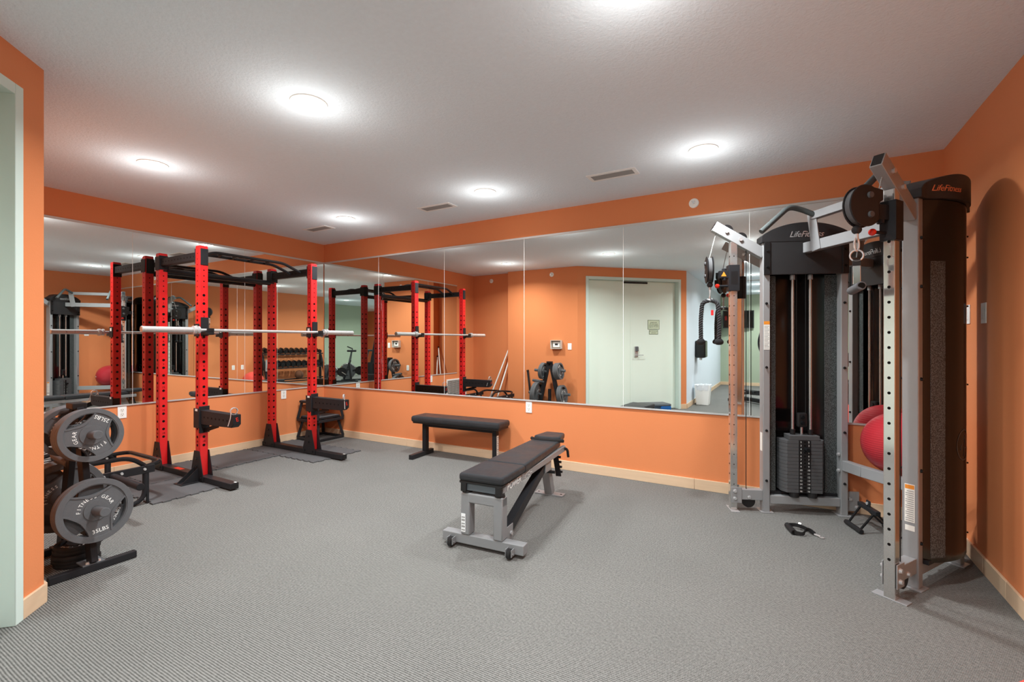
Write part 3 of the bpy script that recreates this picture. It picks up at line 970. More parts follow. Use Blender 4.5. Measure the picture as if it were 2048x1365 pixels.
# tilting top: rails, end plate, seat pad, back pad, head pad
for s in (-1, 1):
    rl = MB().bar((s * 0.122, -0.03, 0.386), (s * 0.118, 1.18, 0.400), 0.032, 0.044).build('side_rail', 'bench_grey', ab, bevel=0.004)
    MB().box(s * 0.122 - 0.020, s * 0.122 + 0.020, -0.046, -0.016, 0.356, 0.412).build('rail_cap', 'black_plastic', rl, bevel=0.004)
    if s == 1:
        text('lettering', 'POWER', 0.062, frame((0.1385, 0.155, 0.387), (0, 1, 0.011), (0, -0.011, 1), (1, 0, 0)), 'white_print', rl, spacing=0.95, shear=0.1)
        mb = MB()
        random.seed(3)
        for k in range(34):
            yy, zz = 0.285 + random.random() * 0.16, 0.372 + random.random() * 0.034
            mb.box(0.1383, 0.1387, yy, yy + 0.006, zz, zz + 0.004)
        q = mb.build('worn_lettering', 'white_print', rl)
        q['kind'] = 'stuff'
MB().box(-0.104, 0.104, -0.032, -0.024, 0.364, 0.408).build('end_plate', 'bluish_steel', ab, bevel=0.001)
MB().box(-0.152, 0.152, -0.045, 0.005, 0.408, 0.424).build('seat_board', 'black_plastic', ab, bevel=0.004)
MB().box(-0.155, 0.155, -0.050, 0.30, 0.421, 0.472).build('seat_pad', 'vinyl', ab, bevel=0.018, seg=4)
pd = MB()
pd.add([(-0.150, 0.302, 0.412), (0.150, 0.302, 0.412), (0.118, 1.10, 0.425), (-0.118, 1.10, 0.425), (-0.150, 0.302, 0.472), (0.150, 0.302, 0.472), (0.118, 1.10, 0.480), (-0.118, 1.10, 0.480)],
       [(0, 3, 2, 1), (4, 5, 6, 7), (0, 1, 5, 4), (1, 2, 6, 5), (2, 3, 7, 6), (3, 0, 4, 7)])
pd.build('back_pad', 'vinyl', ab, bevel=0.016, seg=4)
hp = [(-0.12, 1.09), (-0.055, 1.06), (0.055, 1.06), (0.12, 1.09), (0.105, 1.18), (0.085, 1.30), (-0.085, 1.30), (-0.105, 1.18)]
MB().prism(hp, 0.452, 0.505).build('head_pad', 'vinyl', ab, bevel=0.018, seg=4)
MB().tube(arc_pts([(-0.14, 1.10, 0.475), (-0.10, 1.045, 0.482), (0.10, 1.045, 0.482), (0.14, 1.10, 0.475)], 5, 0.04), 0.014, 10).build('head_strap', 'rubber_black', ab)
# strut from the front legs up to the rear of the top
brk = MB()
for s in (-1, 1):
    brk.box(0.105 + 0.036 * s - 0.003, 0.105 + 0.036 * s + 0.003, 0.03, 0.125, 0.045, 0.145)
brk.build('strut_bracket', 'bench_grey', ab, bevel=0.002)
sr = MB().bar((0.105, 0.07, 0.085), (0.085, 0.80, 0.350), 0.058, 0.062).build('strut', 'black_metal', ab, bevel=0.004)
MB().cyl((0.06, 0.09, 0.095), (0.155, 0.09, 0.095), 0.013, n=12).build('pivot_bolt', 'bright_chrome', sr)
mb = MB()
for s in (-1, 1):
    mb.box(0.085 + s * 0.036 - 0.004, 0.085 + s * 0.036 + 0.004, 0.74, 0.86, 0.30, 0.385)
mb.build('strut_hinge', 'bench_grey', sr)
MB().cyl((0.02, 0.86, 0.275), (0.15, 0.88, 0.275), 0.012, n=12).build('pull_pin', 'black_plastic', sr)
# rear post with foot plate and adjustment handle
MB().bar((0.0, 1.16, 0.01), (0.0, 1.02, 0.385), 0.065, 0.075, up=(0, 1, 0)).build('rear_post', 'bench_grey', ab, bevel=0.005)
rf = MB().box(-0.125, 0.125, 1.12, 1.20, 0.0, 0.012).build('rear_foot_plate', 'bench_grey', ab, bevel=0.002)
mb = MB()
for s in (-1, 1):
    mb.cyl((s * 0.10, 1.16, 0.012), (s * 0.10, 1.16, 0.0128), 0.009, n=10)
q = mb.build('bolt_holes', 'hole_black', rf)
q['kind'] = 'stuff'
lad = MB().bar((0.035, 1.17, 0.40), (0.05, 1.24, 0.14), 0.045, 0.012, up=(0, 1, 0)).build('ladder_plate', 'black_metal', ab)
for k in range(5):
    MB().cyl((0.03, 1.18 + 0.014 * k, 0.36 - 0.045 * k), (0.085, 1.18 + 0.014 * k, 0.36 - 0.045 * k), 0.010, n=10).build('ladder_peg', 'black_metal', lad)
MB().tube(arc_pts([(0.11, 1.14, 0.405), (0.155, 1.16, 0.40), (0.16, 1.17, 0.33)], 5, 0.03), 0.011, 10).build('adjuster_lever', 'black_plastic', ab)

# ---------------------------------------------------------------- weight tree and plates
TX, TY = -3.610, 1.106
wt = thing('weight_tree', 'black A-frame weight plate tree beside the orange wall corner', 'weight tree', (TX, TY, 0))
for s in (-1, 1):
    ft = MB().box(s * 0.235 - 0.02, s * 0.235 + 0.02, -0.19, 0.20, 0.002, 0.040).build('foot', 'black_metal', wt, bevel=0.003)
    MB().box(s * 0.205 - 0.05, s * 0.205 + 0.045, -0.05, 0.05, 0.040, 0.047).build('foot_plate', 'rubber_grey', ft, bevel=0.001)
    mb = MB()
    for yy in (-0.025, 0.025):
        mb.cyl((s * 0.235, yy, 0.047), (s * 0.235, yy, 0.058), 0.011, 0.008, n=10)
    q = mb.build('bolts', 'bright_chrome', ft)
    q['kind'] = 'stuff'
    MB().bar((s * 0.225, 0, 0.046), (s * 0.020, 0, 0.905), 0.075, 0.032, up=(0, 1, 0)).build('leg', 'black_metal', wt, bevel=0.003)
MB().box(-0.05, 0.05, -0.034, 0.034, 0.90, 0.935).build('top_cap', 'black_plastic', wt, bevel=0.005)
MB().box(-0.195, 0.195, -0.02, 0.02, 0.19, 0.225).build('crossbar', 'black_metal', wt, bevel=0.003)
MB().cyl((0, 0, 0.225), (0, 0, 0.44), 0.030, n=16).build('bar_holder', 'black_metal', wt)
def leg_x(z):
    return 0.225 - (z - 0.046) / 0.859 * 0.205
pegs = [(1, 0.750), (1, 0.335), (-1, 0.750), (-1, 0.335), (-1, 0.56)]
for s, z in pegs:
    lx_ = leg_x(z)
    tip = {(1, 0.75): 0.305, (1, 0.335): 0.395, (-1, 0.75): 0.30, (-1, 0.335): 0.42, (-1, 0.56): 0.34}[(s, z)]
    dz = (tip - lx_) * 0.10
    MB().cyl((s * lx_, 0, z), (s * tip, 0, z + dz), 0.0245, n=20).build('peg', 'rubber_grey', wt, bevel=0.003)

def plate_tree(R, thick, marks, rot=0.0, mirror=1):
    """tri-grip olympic plate lying in local yz plane, outside face towards +x"""
    loops = [circ(R, 64), circ(0.0252, 24)]
    ro, ri = R * 0.81, R * 0.40
    holes = []
    for k in range(3):
        c = rot + 2 * PI * k / 3
        half = 0.66
        lp = []
        n = 14
        for i in range(n + 1):
            t = c - half + 2 * half * i / n
            lp.append((ro * math.cos(t), ro * math.sin(t)))
        for i in range(1, n):
            t = c + half - 2 * half * i / n
            f = 1 - ((t - c) / half) ** 2
            rr = ro - (ro - ri) * (0.06 + 0.66 * max(0.0, f) ** 0.8)
            lp.append((rr * math.cos(t), rr * math.sin(t)))
        holes.append(lp)
    web = shape2d(loops + holes, thick * 0.30, 0.0012)
    rim = shape2d([circ(R - 0.001, 64), circ(R * 0.84, 64)], thick * 0.5, 0.0015)
    M = frame((0, 0, 0), (0, 1, 0), (0, 0, 1), (1, 0, 0))
    parts = {'disc': [web], 'rim': [rim], 'grip_rim': [], 'hub': [shape2d([circ(0.055, 32), circ(0.0252, 24)], thick * 0.46, 0.001)]}
    for k, lp in enumerate(holes):
        c = rot + 2 * PI * k / 3
        cx_ = sum(p[0] for p in lp) / len(lp)
        cy_ = sum(p[1] for p in lp) / len(lp)
        big = []
        for p in lp:
            rr = math.hypot(*p)
            d = Vector((p[0] - cx_, p[1] - cy_)).normalized() * R * 0.085
            q = Vector((p[0], p[1])) + d
            if q.length > R * 0.86:
                q = q.normalized() * R * 0.86
            big.append(tuple(q))
        parts['grip_rim'].append(shape2d([big, lp], thick * 0.42, 0.001))
    out = {}
    for k, ms in parts.items():
        me = join_mesh('plate_' + k, ms)
        me.transform(M)
        for p in me.polygons:
            p.use_smooth = True
        me.set_sharp_from_angle(angle=math.radians(40))
        out[k] = me
    # lettering on the outer face
    ms = []
    f = thick * 0.30 + 0.0016
    chars = 'FITNESS GEAR'
    rr = 0.076
    for i, ch in enumerate(chars):
        if ch == ' ':
            continue
        t = rot - PI / 2 + math.radians(174) - (i + 0.5) / len(chars) * math.radians(168)
        me = text_mesh(ch, 0.026, depth=0.0005)
        A = Matrix.Translation((rr * math.cos(t), rr * math.sin(t), f)) @ Matrix.Rotation(t - PI / 2, 4, 'Z')
        me.transform(M @ A)
        ms.append(me)
    if marks:
        t = rot + PI
        me = text_mesh(marks, 0.030, depth=0.0005)
        rr = R * 0.66
        A = Matrix.Translation((rr * math.cos(t), rr * math.sin(t), f)) @ Matrix.Rotation(t + PI / 2, 4, 'Z')
        me.transform(M @ A)
        ms.append(me)
        for me2 in list(ms):
            c2 = me2.copy()
            c2.transform(Matrix.Rotation(PI, 4, 'Z'))
            ms.append(c2)
        out['lettering'] = join_mesh('plate_lettering', ms)
    return out
PM = {25: (plate_tree(0.149, 0.030, '25LBS', rot=PI / 2), 'rubber_grey'), 35: (plate_tree(0.173, 0.034, '35LBS', rot=PI / 2), 'rubber_grey'), 45: (plate_tree(0.215, 0.038, '45LBS', rot=PI / 2), 'rubber_grey'),
      10: (plate_tree(0.105, 0.022, '10LBS', rot=PI / 2), 'rubber_black')}
def weight_plate(kind, loc, rot, label, group):
    meshes, m = PM[kind]
    r = thing('weight_plate', label, 'weight plate', loc, 0, group)
    r.rotation_euler = rot
    for k, me in meshes.items():
        obj(k, me, 'white_print' if k == 'lettering' else m, r)
    return r
G = 'plates on the weight tree'
def tilt(s):
    return -math.atan(0.10) * 1.0
for k, lb in enumerate(['outermost 25 pound plate on the upper right peg', 'middle 25 pound plate on the upper right peg', 'innermost 25 pound plate on the upper right peg']):
    x = TX + 0.205 - 0.033 * k
    weight_plate(25, (x, TY, 0.765 - 0.0033 * k), (math.radians(150) if k == 0 else 0.3 * k, -0.10, 0), lb + ' of the weight tree', G)
for k, lb in enumerate(['outermost 35 pound plate on the lower right peg', 'second 35 pound plate on the lower right peg']):
    x = TX + 0.262 - 0.037 * k
    weight_plate(35, (x, TY, 0.347 - 0.0037 * k), (math.radians(8) if k == 0 else 1.1, -0.10, 0), lb + ' of the weight tree', G)
for k, lb in enumerate(['inner 45 pound plate on the lower left peg', 'outer 45 pound plate on the lower left peg']):
    weight_plate(45, (TX - 0.235 - 0.042 * k, TY, 0.342 + 0.004 * k), (0.5 + k, 0.10, 0), lb + ' of the weight tree', G)
for k, lb in enumerate(['inner 25 pound plate on the upper left peg', 'outer 25 pound plate on the upper left peg']):
    weight_plate(25, (TX - 0.115 - 0.033 * k, TY, 0.757 + 0.0033 * k), (0.9 * k, 0.10, 0), lb + ' of the weight tree', G)
names = ['bottom', 'second from bottom', 'third from bottom', 'fourth from bottom', 'top']
for k in range(5):
    weight_plate(10, (TX + 0.02 + random.uniform(-0.006, 0.006), TY - 0.005 + random.uniform(-0.006, 0.006), 0.0125 + 0.0242 * k), (0, -PI / 2, random.random() * 6), 'small black plate, %s of the floor stack under the weight tree' % names[k], 'small plates stacked on the floor')

# ---------------------------------------------------------------- open trap bar standing behind the tree
tb = thing('trap_bar', 'black trap bar with raised handles standing behind the weight tree', 'trap bar', (-4.75, 1.45, 0))
TT = Matrix.Translation((4.75, -1.45, 0))
ZT = 0.275
for xx, s in ((-4.40, 1), (-5.10, -1)):
    fbar = MB(TT).box(xx - 0.012, xx + 0.012, 1.02, 1.83, ZT - 0.030, ZT + 0.030).build('flat_rail', 'black_metal', tb, bevel=0.003)
    for yy in (1.30, 1.50, 1.61, 1.76):
        MB(TT).cyl((xx + 0.012, yy, ZT + 0.004), (xx + 0.021, yy, ZT + 0.004), 0.012, 0.009, n=10).build('bolt', 'bright_chrome', fbar)
    MB(TT).cyl((xx + s * 0.012, 1.555, ZT - 0.005), (xx + s * 0.46, 1.555, ZT - 0.012), 0.0255, n=20).build('sleeve', 'black_metal', tb, bevel=0.003)
    hd = arc_pts([(xx - s * 0.02, 1.22, ZT), (xx - s * 0.03, 1.33, ZT + 0.11), (xx - s * 0.03, 1.68, ZT + 0.11), (xx - s * 0.02, 1.80, ZT)], 6, 0.09)
    MB(TT).tube(hd, 0.017, 12).build('raised_handle', 'black_gloss', tb)
    zb = 0.0 if s == 1 else 0.011
    lgp = arc_pts([(xx, 1.765, ZT - 0.03), (xx, 1.765, 0.018 + zb), (xx, 1.55, 0.018 + zb)], 6, 0.12)
    MB(TT).tube(lgp, 0.017, 12).build('floor_loop', 'black_metal', tb)
    MB(TT).box(xx - 0.010, xx + 0.010, 1.08, 1.10, 0.0, ZT - 0.03).build('stand_leg', 'black_metal', tb)
    MB(TT).box(xx - 0.010, xx + 0.010, 1.775, 1.79, zb, ZT - 0.03).build('stand_leg', 'black_metal', tb)
MB(TT).tube(arc_pts([(-5.10, 1.72, ZT + 0.02), (-5.06, 1.90, ZT + 0.035), (-4.44, 1.90, ZT + 0.035), (-4.40, 1.76, ZT + 0.02)], 6, 0.10), 0.017, 12).build('end_tube', 'black_gloss', tb)
MB(TT).tube(arc_pts([(-5.10, 1.12, ZT + 0.02), (-5.06, 1.00, ZT + 0.06), (-4.44, 1.00, ZT + 0.06), (-4.40, 1.12, ZT + 0.02)], 6, 0.10), 0.017, 12).build('end_tube', 'black_gloss', tb)

# poles leaning in the recess and a short bar leaning behind the tree
def pole(p, q, r, m, name, label, cat):
    d = Vector(q) - Vector(p)
    o = thing(name, label, cat, p)
    MB().cyl((0, 0, 0), tuple(d), r, n=14).build('shaft', m, o)
    e = d.normalized()
    MB().cyl(tuple(d), tuple(d + e * 0.03), r * 1.25, n=14).build('end_cap', 'black_plastic', o)
    MB().cyl((0, 0, 0), tuple(e * 0.03), r * 1.3, n=14).build('end_cap', 'rubber_black', o)
pole((-5.02, 1.02, 0.012), (-4.675, 0.735, 1.15), 0.013, 'white_plastic', 'exercise_pole', 'white pole leaning further out from the wall recess, seen in the mirror', 'pole')
pole((-4.84, 1.02, 0.012), (-4.655, 0.745, 0.95), 0.013, 'white_plastic', 'exercise_pole', 'white pole leaning close to the recess corner, seen in the mirror', 'pole')
pole((-4.02, 1.00, 0.012), (-4.17, 0.888, 0.72), 0.019, 'black_metal', 'curl_bar', 'short black bar leaning on the wall behind the weight tree', 'bar')

# ---------------------------------------------------------------- dual cable machine in the corner
CMX, CMY = 0.30, 3.72
cm = thing('cable_machine', 'silver and black dual stack cable machine standing in the corner', 'cable machine', (CMX, CMY, 0))
L1, R1 = Vector((-0.114, 4.069)), Vector((0.598, 3.204))
aL, aR = math.radians(21.5), math.radians(59.0)
NV = Vector((math.cos(math.radians(40.5)), math.sin(math.radians(40.5))))      # towards the corner
EV = Vector((NV.y, -NV.x))                                                     # from left tower to right tower
def mapL(p):
    return Vector((L1.x + p[0] * math.cos(aL) - p[1] * math.sin(aL) - CMX, L1.y + p[0] * math.sin(aL) + p[1] * math.cos(aL) - CMY, p[2]))
def mapR(p):
    return Vector((R1.x + p[0] * math.cos(aR) + p[1] * math.sin(aR) - CMX, R1.y + p[0] * math.sin(aR) - p[1] * math.cos(aR) - CMY, p[2]))
SL = 0.5415
def bulge(s, b=0.076):
    t = (s - SL / 2) / (SL / 2 - 0.024)
    return 0.0372 + b * max(0.0, 1 - min(1.0, abs(t)) ** 2.2)
def orient(M3, map_):
    return M3
for side, mp in (('L', mapL), ('R', mapR)):
    sg = 1 if side == 'L' else -1
    def V(s, o, z):
        return mp((s, o, z))
    # uprights (s along the tower, o outwards)
    for s in (0.0, SL):
        u = MB(mp).box(s - 0.025, s + 0.025, -0.0365, 0.0365, 0.004, 2.055).build('upright', 'silver', cm, bevel=0.005)
        MB(mp).box(s - 0.045, s + 0.045, -0.055, 0.055, 0.0, 0.006).build('foot_plate', 'silver', u, bevel=0.001)
        for zz in (0.24, 0.62, 1.10, 1.585, 1.84, 1.97):
            for o, d in ((-0.0365, -1), (0.0365, 1)):
                if d == 1 and zz > 1.9:
                    continue
                MB(mp).cyl((s, o, zz), (s, o + d * 0.010, zz), 0.0105, 0.007, n=10).build('bolt', 'black_gloss', u)
    # lettered stickers
    if side == 'L':
        st_ = MB(mp).box(-0.020, 0.022, -0.0374, -0.0368, 1.235, 1.45).build('warning_sticker', 'cream_label', cm)
        MB(mp).box(-0.020, 0.022, -0.0378, -0.0374, 1.425, 1.45).build('sticker_band', 'warn_orange', st_)
        for k in range(16):
            zz = 1.245 + 0.011 * k
            MB(mp).box(-0.016, 0.018 - 0.008 * (k % 3 == 2), -0.0377, -0.0374, zz, zz + 0.004).build('print_line', 'grey_print', st_)
        MB(mp).box(-0.0256, -0.0251, -0.02, 0.02, 0.46, 0.60).build('side_sticker', 'cream_label', cm)
    else:
        fx_ = -0.0256
        st_ = MB(mp).box(fx_ - 0.0004, fx_ + 0.0002, -0.024, 0.020, 0.345, 0.545).build('warning_sticker', 'cream_label', cm)
        MB(mp).box(fx_ - 0.0008, fx_ - 0.0004, -0.022, 0.018, 0.520, 0.541).build('sticker_band', 'warn_orange', st_)
        for k in range(15):
            zz = 0.352 + 0.011 * k
            MB(mp).box(fx_ - 0.0008, fx_ - 0.0004, -0.020 + 0.006 * (k % 3 == 2), 0.016, zz, zz + 0.004).build('print_line', 'grey_print', st_)
        MB(mp).box(fx_ - 0.0004, fx_ + 0.0002, -0.022, 0.020, 0.300, 0.328).build('serial_label', 'cream_label', cm)
    # curved shroud on the outside
    mb = MB(mp)
    n = 28
    vs, fs = [], []
    for i in range(n + 1):
        s = 0.024 + (SL - 0.048) * i / n
        for o in (bulge(s), bulge(s) - 0.006):
            for z in (0.135, 2.05):
                vs.append((s, o, z))
    for i in range(n):
        a, b = 4 * i, 4 * i + 4
        fs += [(a, b, b + 1, a + 1), (a + 2, a + 3, b + 3, b + 2), (a, a + 2, b + 2, b), (a + 1, b + 1, b + 3, a + 3)]
    fs += [(0, 1, 3, 2), (4 * n, 4 * n + 2, 4 * n + 3, 4 * n + 1)]
    sh = mb.add(vs, fs).build('shroud', 'tinted', cm)
    # perforated strip let into the shroud
    vs, fs = [], []
    m_ = 6
    for i in range(m_ + 1):
        s = 0.055 + 0.075 * i / m_
        for o in (bulge(s) + 0.0015, bulge(s) - 0.0005):
            for z in (0.16, 1.72):
                vs.append((s, o, z))
    for i in range(m_):
        a, b = 4 * i, 4 * i + 4
        fs += [(a, b, b + 1, a + 1), (a + 2, a + 3, b + 3, b + 2), (a, a + 2, b + 2, b), (a + 1, b + 1, b + 3, a + 3)]
    fs += [(0, 1, 3, 2), (4 * m_, 4 * m_ + 2, 4 * m_ + 3, 4 * m_ + 1)]
    MB(mp).add(vs, fs).build('perforated_strip', 'speckle', sh)
    # round emblem low on the shroud
    vs, fs = [], []
    cs, cz, rr_ = 0.30, 0.74, 0.085
    pts = circ(rr_, 36)
    for x, z in pts:
        vs.append((cs + x, bulge(cs + x) + 0.001, cz + z))
    for x, z in pts:
        vs.append((cs + x * 0.9, bulge(cs + x * 0.9) + 0.001, cz + z * 0.9))
    k_ = len(pts)
    fs = [(i, (i + 1) % k_, k_ + (i + 1) % k_, k_ + i) for i in range(k_)]
    b0 = len(vs)
    for (x0, z0), (x1, z1) in (((0.02, 0.05), (-0.045, -0.02)), ((-0.045, -0.02), (0.045, -0.02)), ((0.02, 0.05), (0.0, -0.065))):
        d = Vector((x1 - x0, z1 - z0)).normalized() * 0.005
        q = len(vs)
        for x, z in ((x0 - d.y, z0 + d.x), (x0 + d.y, z0 - d.x), (x1 + d.y, z1 - d.x), (x1 - d.y, z1 + d.x)):
            vs.append((cs + x, bulge(cs + x) + 0.001, cz + z))
        fs.append((q, q + 1, q + 2, q + 3))
    MB(mp).add(vs, fs).build('emblem', 'stack_iron', sh)
    for zz in (0.20, 0.60, 1.05, 1.50, 1.78, 1.90):
        MB(mp).cyl((SL - 0.01, bulge(SL - 0.024) + 0.002, zz), (SL - 0.004, bulge(SL - 0.024) + 0.024, zz), 0.009, 0.004, n=8).build('shroud_knob', 'black_gloss', sh)
    # domed cap
    vs, fs = [], []
    n = 24
    def ztop(s):
        t = (s - SL / 2) / (SL / 2 + 0.045)
        return 2.085 + 0.105 * max(0.0, 1 - t * t) ** 0.75
    for i in range(n + 1):
        s = -0.04 + (SL + 0.08) * i / n
        oo = bulge(min(max(s, 0), SL)) + 0.018
        for o, z in ((-0.052, 2.045), (oo, 2.045), (oo, 2.045 + (ztop(s) - 2.045) * 0.97), (-0.052, ztop(s))):
            vs.append((s, o, z))
    for i in range(n):
        a, b = 4 * i, 4 * i + 4
        for k in range(4):
            l = (k + 1) % 4
            fs.append((a + k, a + l, b + l, b + k))
    fs += [(0, 1, 2, 3), (4 * n + 3, 4 * n + 2, 4 * n + 1, 4 * n)]
    cap = MB(mp).add(vs, fs).build('tower_cap', 'cap_dark', cm, bevel=0.004)
    # maker's name on the inside face and on the outside curve of the cap
    def lettering(name, body, size, s0, face, z0, m, par):
        me = text_mesh(body, size, shear=0.35, depth=0.0003, spacing=0.92)
        for v in me.vertices:
            x, y, d = v.co
            if face == 'in':
                sl = s0 + sg * x if True else 0
                v.co = mp((s0 + (x if side == 'L' else -x), -0.0528 - d, z0 + y))
            else:
                s = s0 + (-x if side == 'L' else x)
                v.co = mp((s, bulge(min(max(s, 0), SL)) + 0.0192 + d, z0 + y))
        return obj(name, me, m, par)
    lettering('logo', 'LifeFitness', 0.062, SL / 2, 'in', 2.098, 'bright_chrome', cap)
    lettering('logo', 'LifeFitness', 0.046, 0.125, 'out', 2.098, 'label_reflect_orange', cap)  # outer chrome letters coloured with the orange they mirror
    # inside: top panel, dark liner strips, bottom beam
    MB(mp).box(-0.022, SL + 0.022, -0.050, -0.038, 1.80, 2.046).build('header_panel', 'panel_dark', cm, bevel=0.004)
    for s in (0.0, SL):
        MB(mp).box(s - 0.022, s + 0.022, -0.056, -0.0505, 1.80, 2.046).build('header_edge', 'black_plastic', cm, bevel=0.003)
        for zz in (1.86, 1.98):
            MB(mp).cyl((s, -0.056, zz), (s, -0.064, zz), 0.010, 0.007, n=10).build('bolt', 'black_gloss', cm)
    for s0, s1 in ((0.026, 0.085), (SL - 0.11, SL - 0.026)):
        MB(mp).box(s0, s1, 0.020, 0.026, 0.14, 1.80).build('liner_strip', 'speckle', cm)
    MB(mp).box(0.025, SL - 0.025, -0.030, 0.030, 0.065, 0.128).build('bottom_beam', 'silver', cm, bevel=0.004)
    MB(mp).box(0.026, SL - 0.026, 0.010, 0.060, 0.128, 0.15).build('base_tray', 'black_metal', cm)
    # weight stack
    s0 = 0.258
    plates_z = 0.165
    chf = [(-0.150, -0.028), (-0.122, -0.072), (0.122, -0.072), (0.150, -0.028), (0.150, 0.050), (-0.150, 0.050)]
    for k in range(15):
        z = plates_z + 0.0262 * k
        MB(mp).prism([(s0 + x, y + 0.012) for x, y in chf], z, z + 0.0246).build('stack_plate', 'stack_iron', cm, bevel=0.0012, seg=1)
    zt = plates_z + 0.0262 * 15
    MB(mp).box(s0 - 0.105, s0 + 0.105, -0.058, 0.045, zt, zt + 0.034).build('top_stack_plate', 'stack_iron', cm, bevel=0.002)
    strip = MB(mp).box(s0 - 0.042, s0 + 0.042, -0.0612, -0.0600, plates_z, zt - 0.001).build('number_strip', 'black_plastic', cm)
    ms = []
    for k in range(15):
        num = str(16 - k)
        z = plates_z + 0.0262 * k + 0.0128
        for dx in (-0.027, 0.027):
            me = text_mesh(num, 0.019, depth=0.0002)
            for v in me.vertices:
                x, y, d = v.co
                v.co = mp((s0 + (dx + x) * (1 if side == 'L' else -1), -0.0615 - d, z + y))
            ms.append(me)
    q = obj('stack_numbers', join_mesh('stack_numbers', ms), 'white_print', strip)
    q['kind'] = 'stuff'
    mb = MB(mp)
    for k in range(15):
        z = plates_z + 0.0262 * k + 0.0128
        mb.cyl((s0, -0.0605, z), (s0, -0.0618, z), 0.0062, n=8)
    q = mb.build('pin_holes', 'hole_black', strip)
    q['kind'] = 'stuff'
    MB(mp).cyl((s0 + 0.012, -0.061, zt - 0.068), (s0 + 0.012, -0.090, zt - 0.068), 0.018, 0.015, n=14).build('selector_pin', 'black_gloss', cm)
    for dx in (-0.062, 0.062):
        rod = MB(mp).cyl((s0 + dx, -0.004, 0.13), (s0 + dx, -0.004, 1.83), 0.0105, n=14).build('guide_rod', 'chrome', cm)
        MB(mp).cyl((s0 + dx, -0.004, 1.765), (s0 + dx, -0.004, 1.80), 0.018, n=14).build('rod_collar', 'silver', rod)
        MB(mp).cyl((s0 + dx, -0.004, zt + 0.034), (s0 + dx, -0.004, zt + 0.074), 0.018, n=14).build('bushing', 'black_plastic', rod)
        MB(mp).cyl((s0 + dx, -0.030, 0.128), (s0 + dx, -0.030, 0.164), 0.034, n=16).build('rubber_bumper', 'rubber_black', rod)
    MB(mp).cyl((s0, -0.006, zt + 0.034), (s0, -0.006, zt + 0.095), 0.010, n=12).build('lift_bolt', 'chrome', cm)
    bl = MB(mp).box(s0 - 0.034, s0 + 0.034, -0.024, 0.012, zt + 0.09, zt + 0.20).build('stack_pulley', 'black_plastic', cm, bevel=0.012, seg=3)
    for zz in (zt + 0.125, zt + 0.168):
        MB(mp).cyl((s0, -0.024, zz), (s0, -0.034, zz), 0.015, 0.012, n=12).build('bolt', 'black_gloss', bl)
    for dx in (-0.030, 0.034):
        MB(mp).cyl((s0 + dx, 0.006, zt + 0.15), (s0 + dx, 0.006, 1.83), 0.0032, n=6).build('cable', 'black_plastic', cm)
    # arm from the tower to the adjustable column and past it
    CS = -0.230
    arm = MB(mp)
    p0, p1 = Vector((-0.012, 0, 1.965)), Vector((-0.372, 0, 2.190))
    arm.bar(p0, p1, 0.055, 0.078)
    ar = arm.build('top_arm', 'silver', cm, bevel=0.003)
    d = (p1 - p0).normalized()
    e0 = p1 + d * 0.001
    MB(mp).bar(p1, p1 + d * 0.003, 0.044, 0.066).build('arm_cap', 'black_plastic', ar)
    up_ = Vector((0, -1, 0)).cross(d)
    if up_.z < 0:
        up_ = -up_
    for f in (0.10, 0.22):
        c = p1 - d * f + up_ * 0.020
        MB(mp).cyl(c + Vector((0, -0.010, 0)), c + Vector((0, 0.010, 0)), 0.046, n=24).build('arm_pulley', 'black_plastic', ar)
        MB(mp).cyl(c + Vector((0, -0.040, 0)) - up_ * 0.015, c + Vector((0, 0.040, 0)) - up_ * 0.015, 0.013, n=12).build('arm_bolt', 'bright_chrome', ar)
    # chrome column with numbered holes
    cc = MB(mp).box(CS - 0.025, CS + 0.025, -0.025, 0.025, 0.003, 2.065).build('adjustment_column', 'chrome', cm, bevel=0.003)
    MB(mp).box(CS - 0.03, CS + 0.03, -0.075, 0.075, 0.0, 0.005).build('foot_plate', 'silver', cc, bevel=0.001)
    mb = MB(mp)
    for k in range(24):
        z = 0.20 + 0.0762 * k
        mb.cyl((CS - 0.0248, 0, z), (CS - 0.0254, 0, z), 0.0075, n=12)
        mb.cyl((CS, -0.0248, z), (CS, -0.0254, z), 0.004, n=8)
    q = mb.build('column_holes', 'hole_black', cc)
    q['kind'] = 'stuff'
    # lower arm and its pulley
    la = MB(mp).box(CS + 0.025, -0.025, -0.028, 0.028, 0.085, 0.162).build('lower_arm', 'silver', cm, bevel=0.003)
    MB(mp).box(CS - 0.022, CS + 0.055, -0.034, -0.0285, 0.060, 0.182).build('bracket', 'silver', la, bevel=0.002)
    MB(mp).box(CS - 0.022, CS + 0.055, 0.0285, 0.034, 0.060, 0.182).build('bracket', 'silver', la, bevel=0.002)
    for zz in (0.095, 0.15):
        for o, dd in ((-0.034, -1), (0.034, 1)):
            MB(mp).cyl((CS + 0.005, o, zz), (CS + 0.005, o + dd * 0.012, zz), 0.0145, 0.010, n=12).build('bolt', 'bright_chrome', la)
    MB(mp).cyl((-0.120, -0.011, 0.070), (-0.120, 0.011, 0.070), 0.048, n=24).build('lower_pulley', 'black_plastic', la)
    for o, dd in ((-0.028, -1), (0.028, 1)):
        MB(mp).cyl((-0.120, o, 0.105), (-0.120, o + dd * 0.010, 0.105), 0.0135, 0.010, n=12).build('bolt', 'bright_chrome', la)
    # rear kick plate beside the inner upright
    MB(mp).box(SL + 0.025, SL + 0.115, -0.006, 0.006, 0.03, 0.175).build('side_plate', 'silver', cm, bevel=0.002)
    for zz, ss in ((0.06, SL + 0.095), (0.12, SL + 0.05)):
        MB(mp).cyl((ss, -0.006, zz), (ss, -0.018, zz), 0.0135, 0.010, n=12).build('bolt', 'bright_chrome', cm)
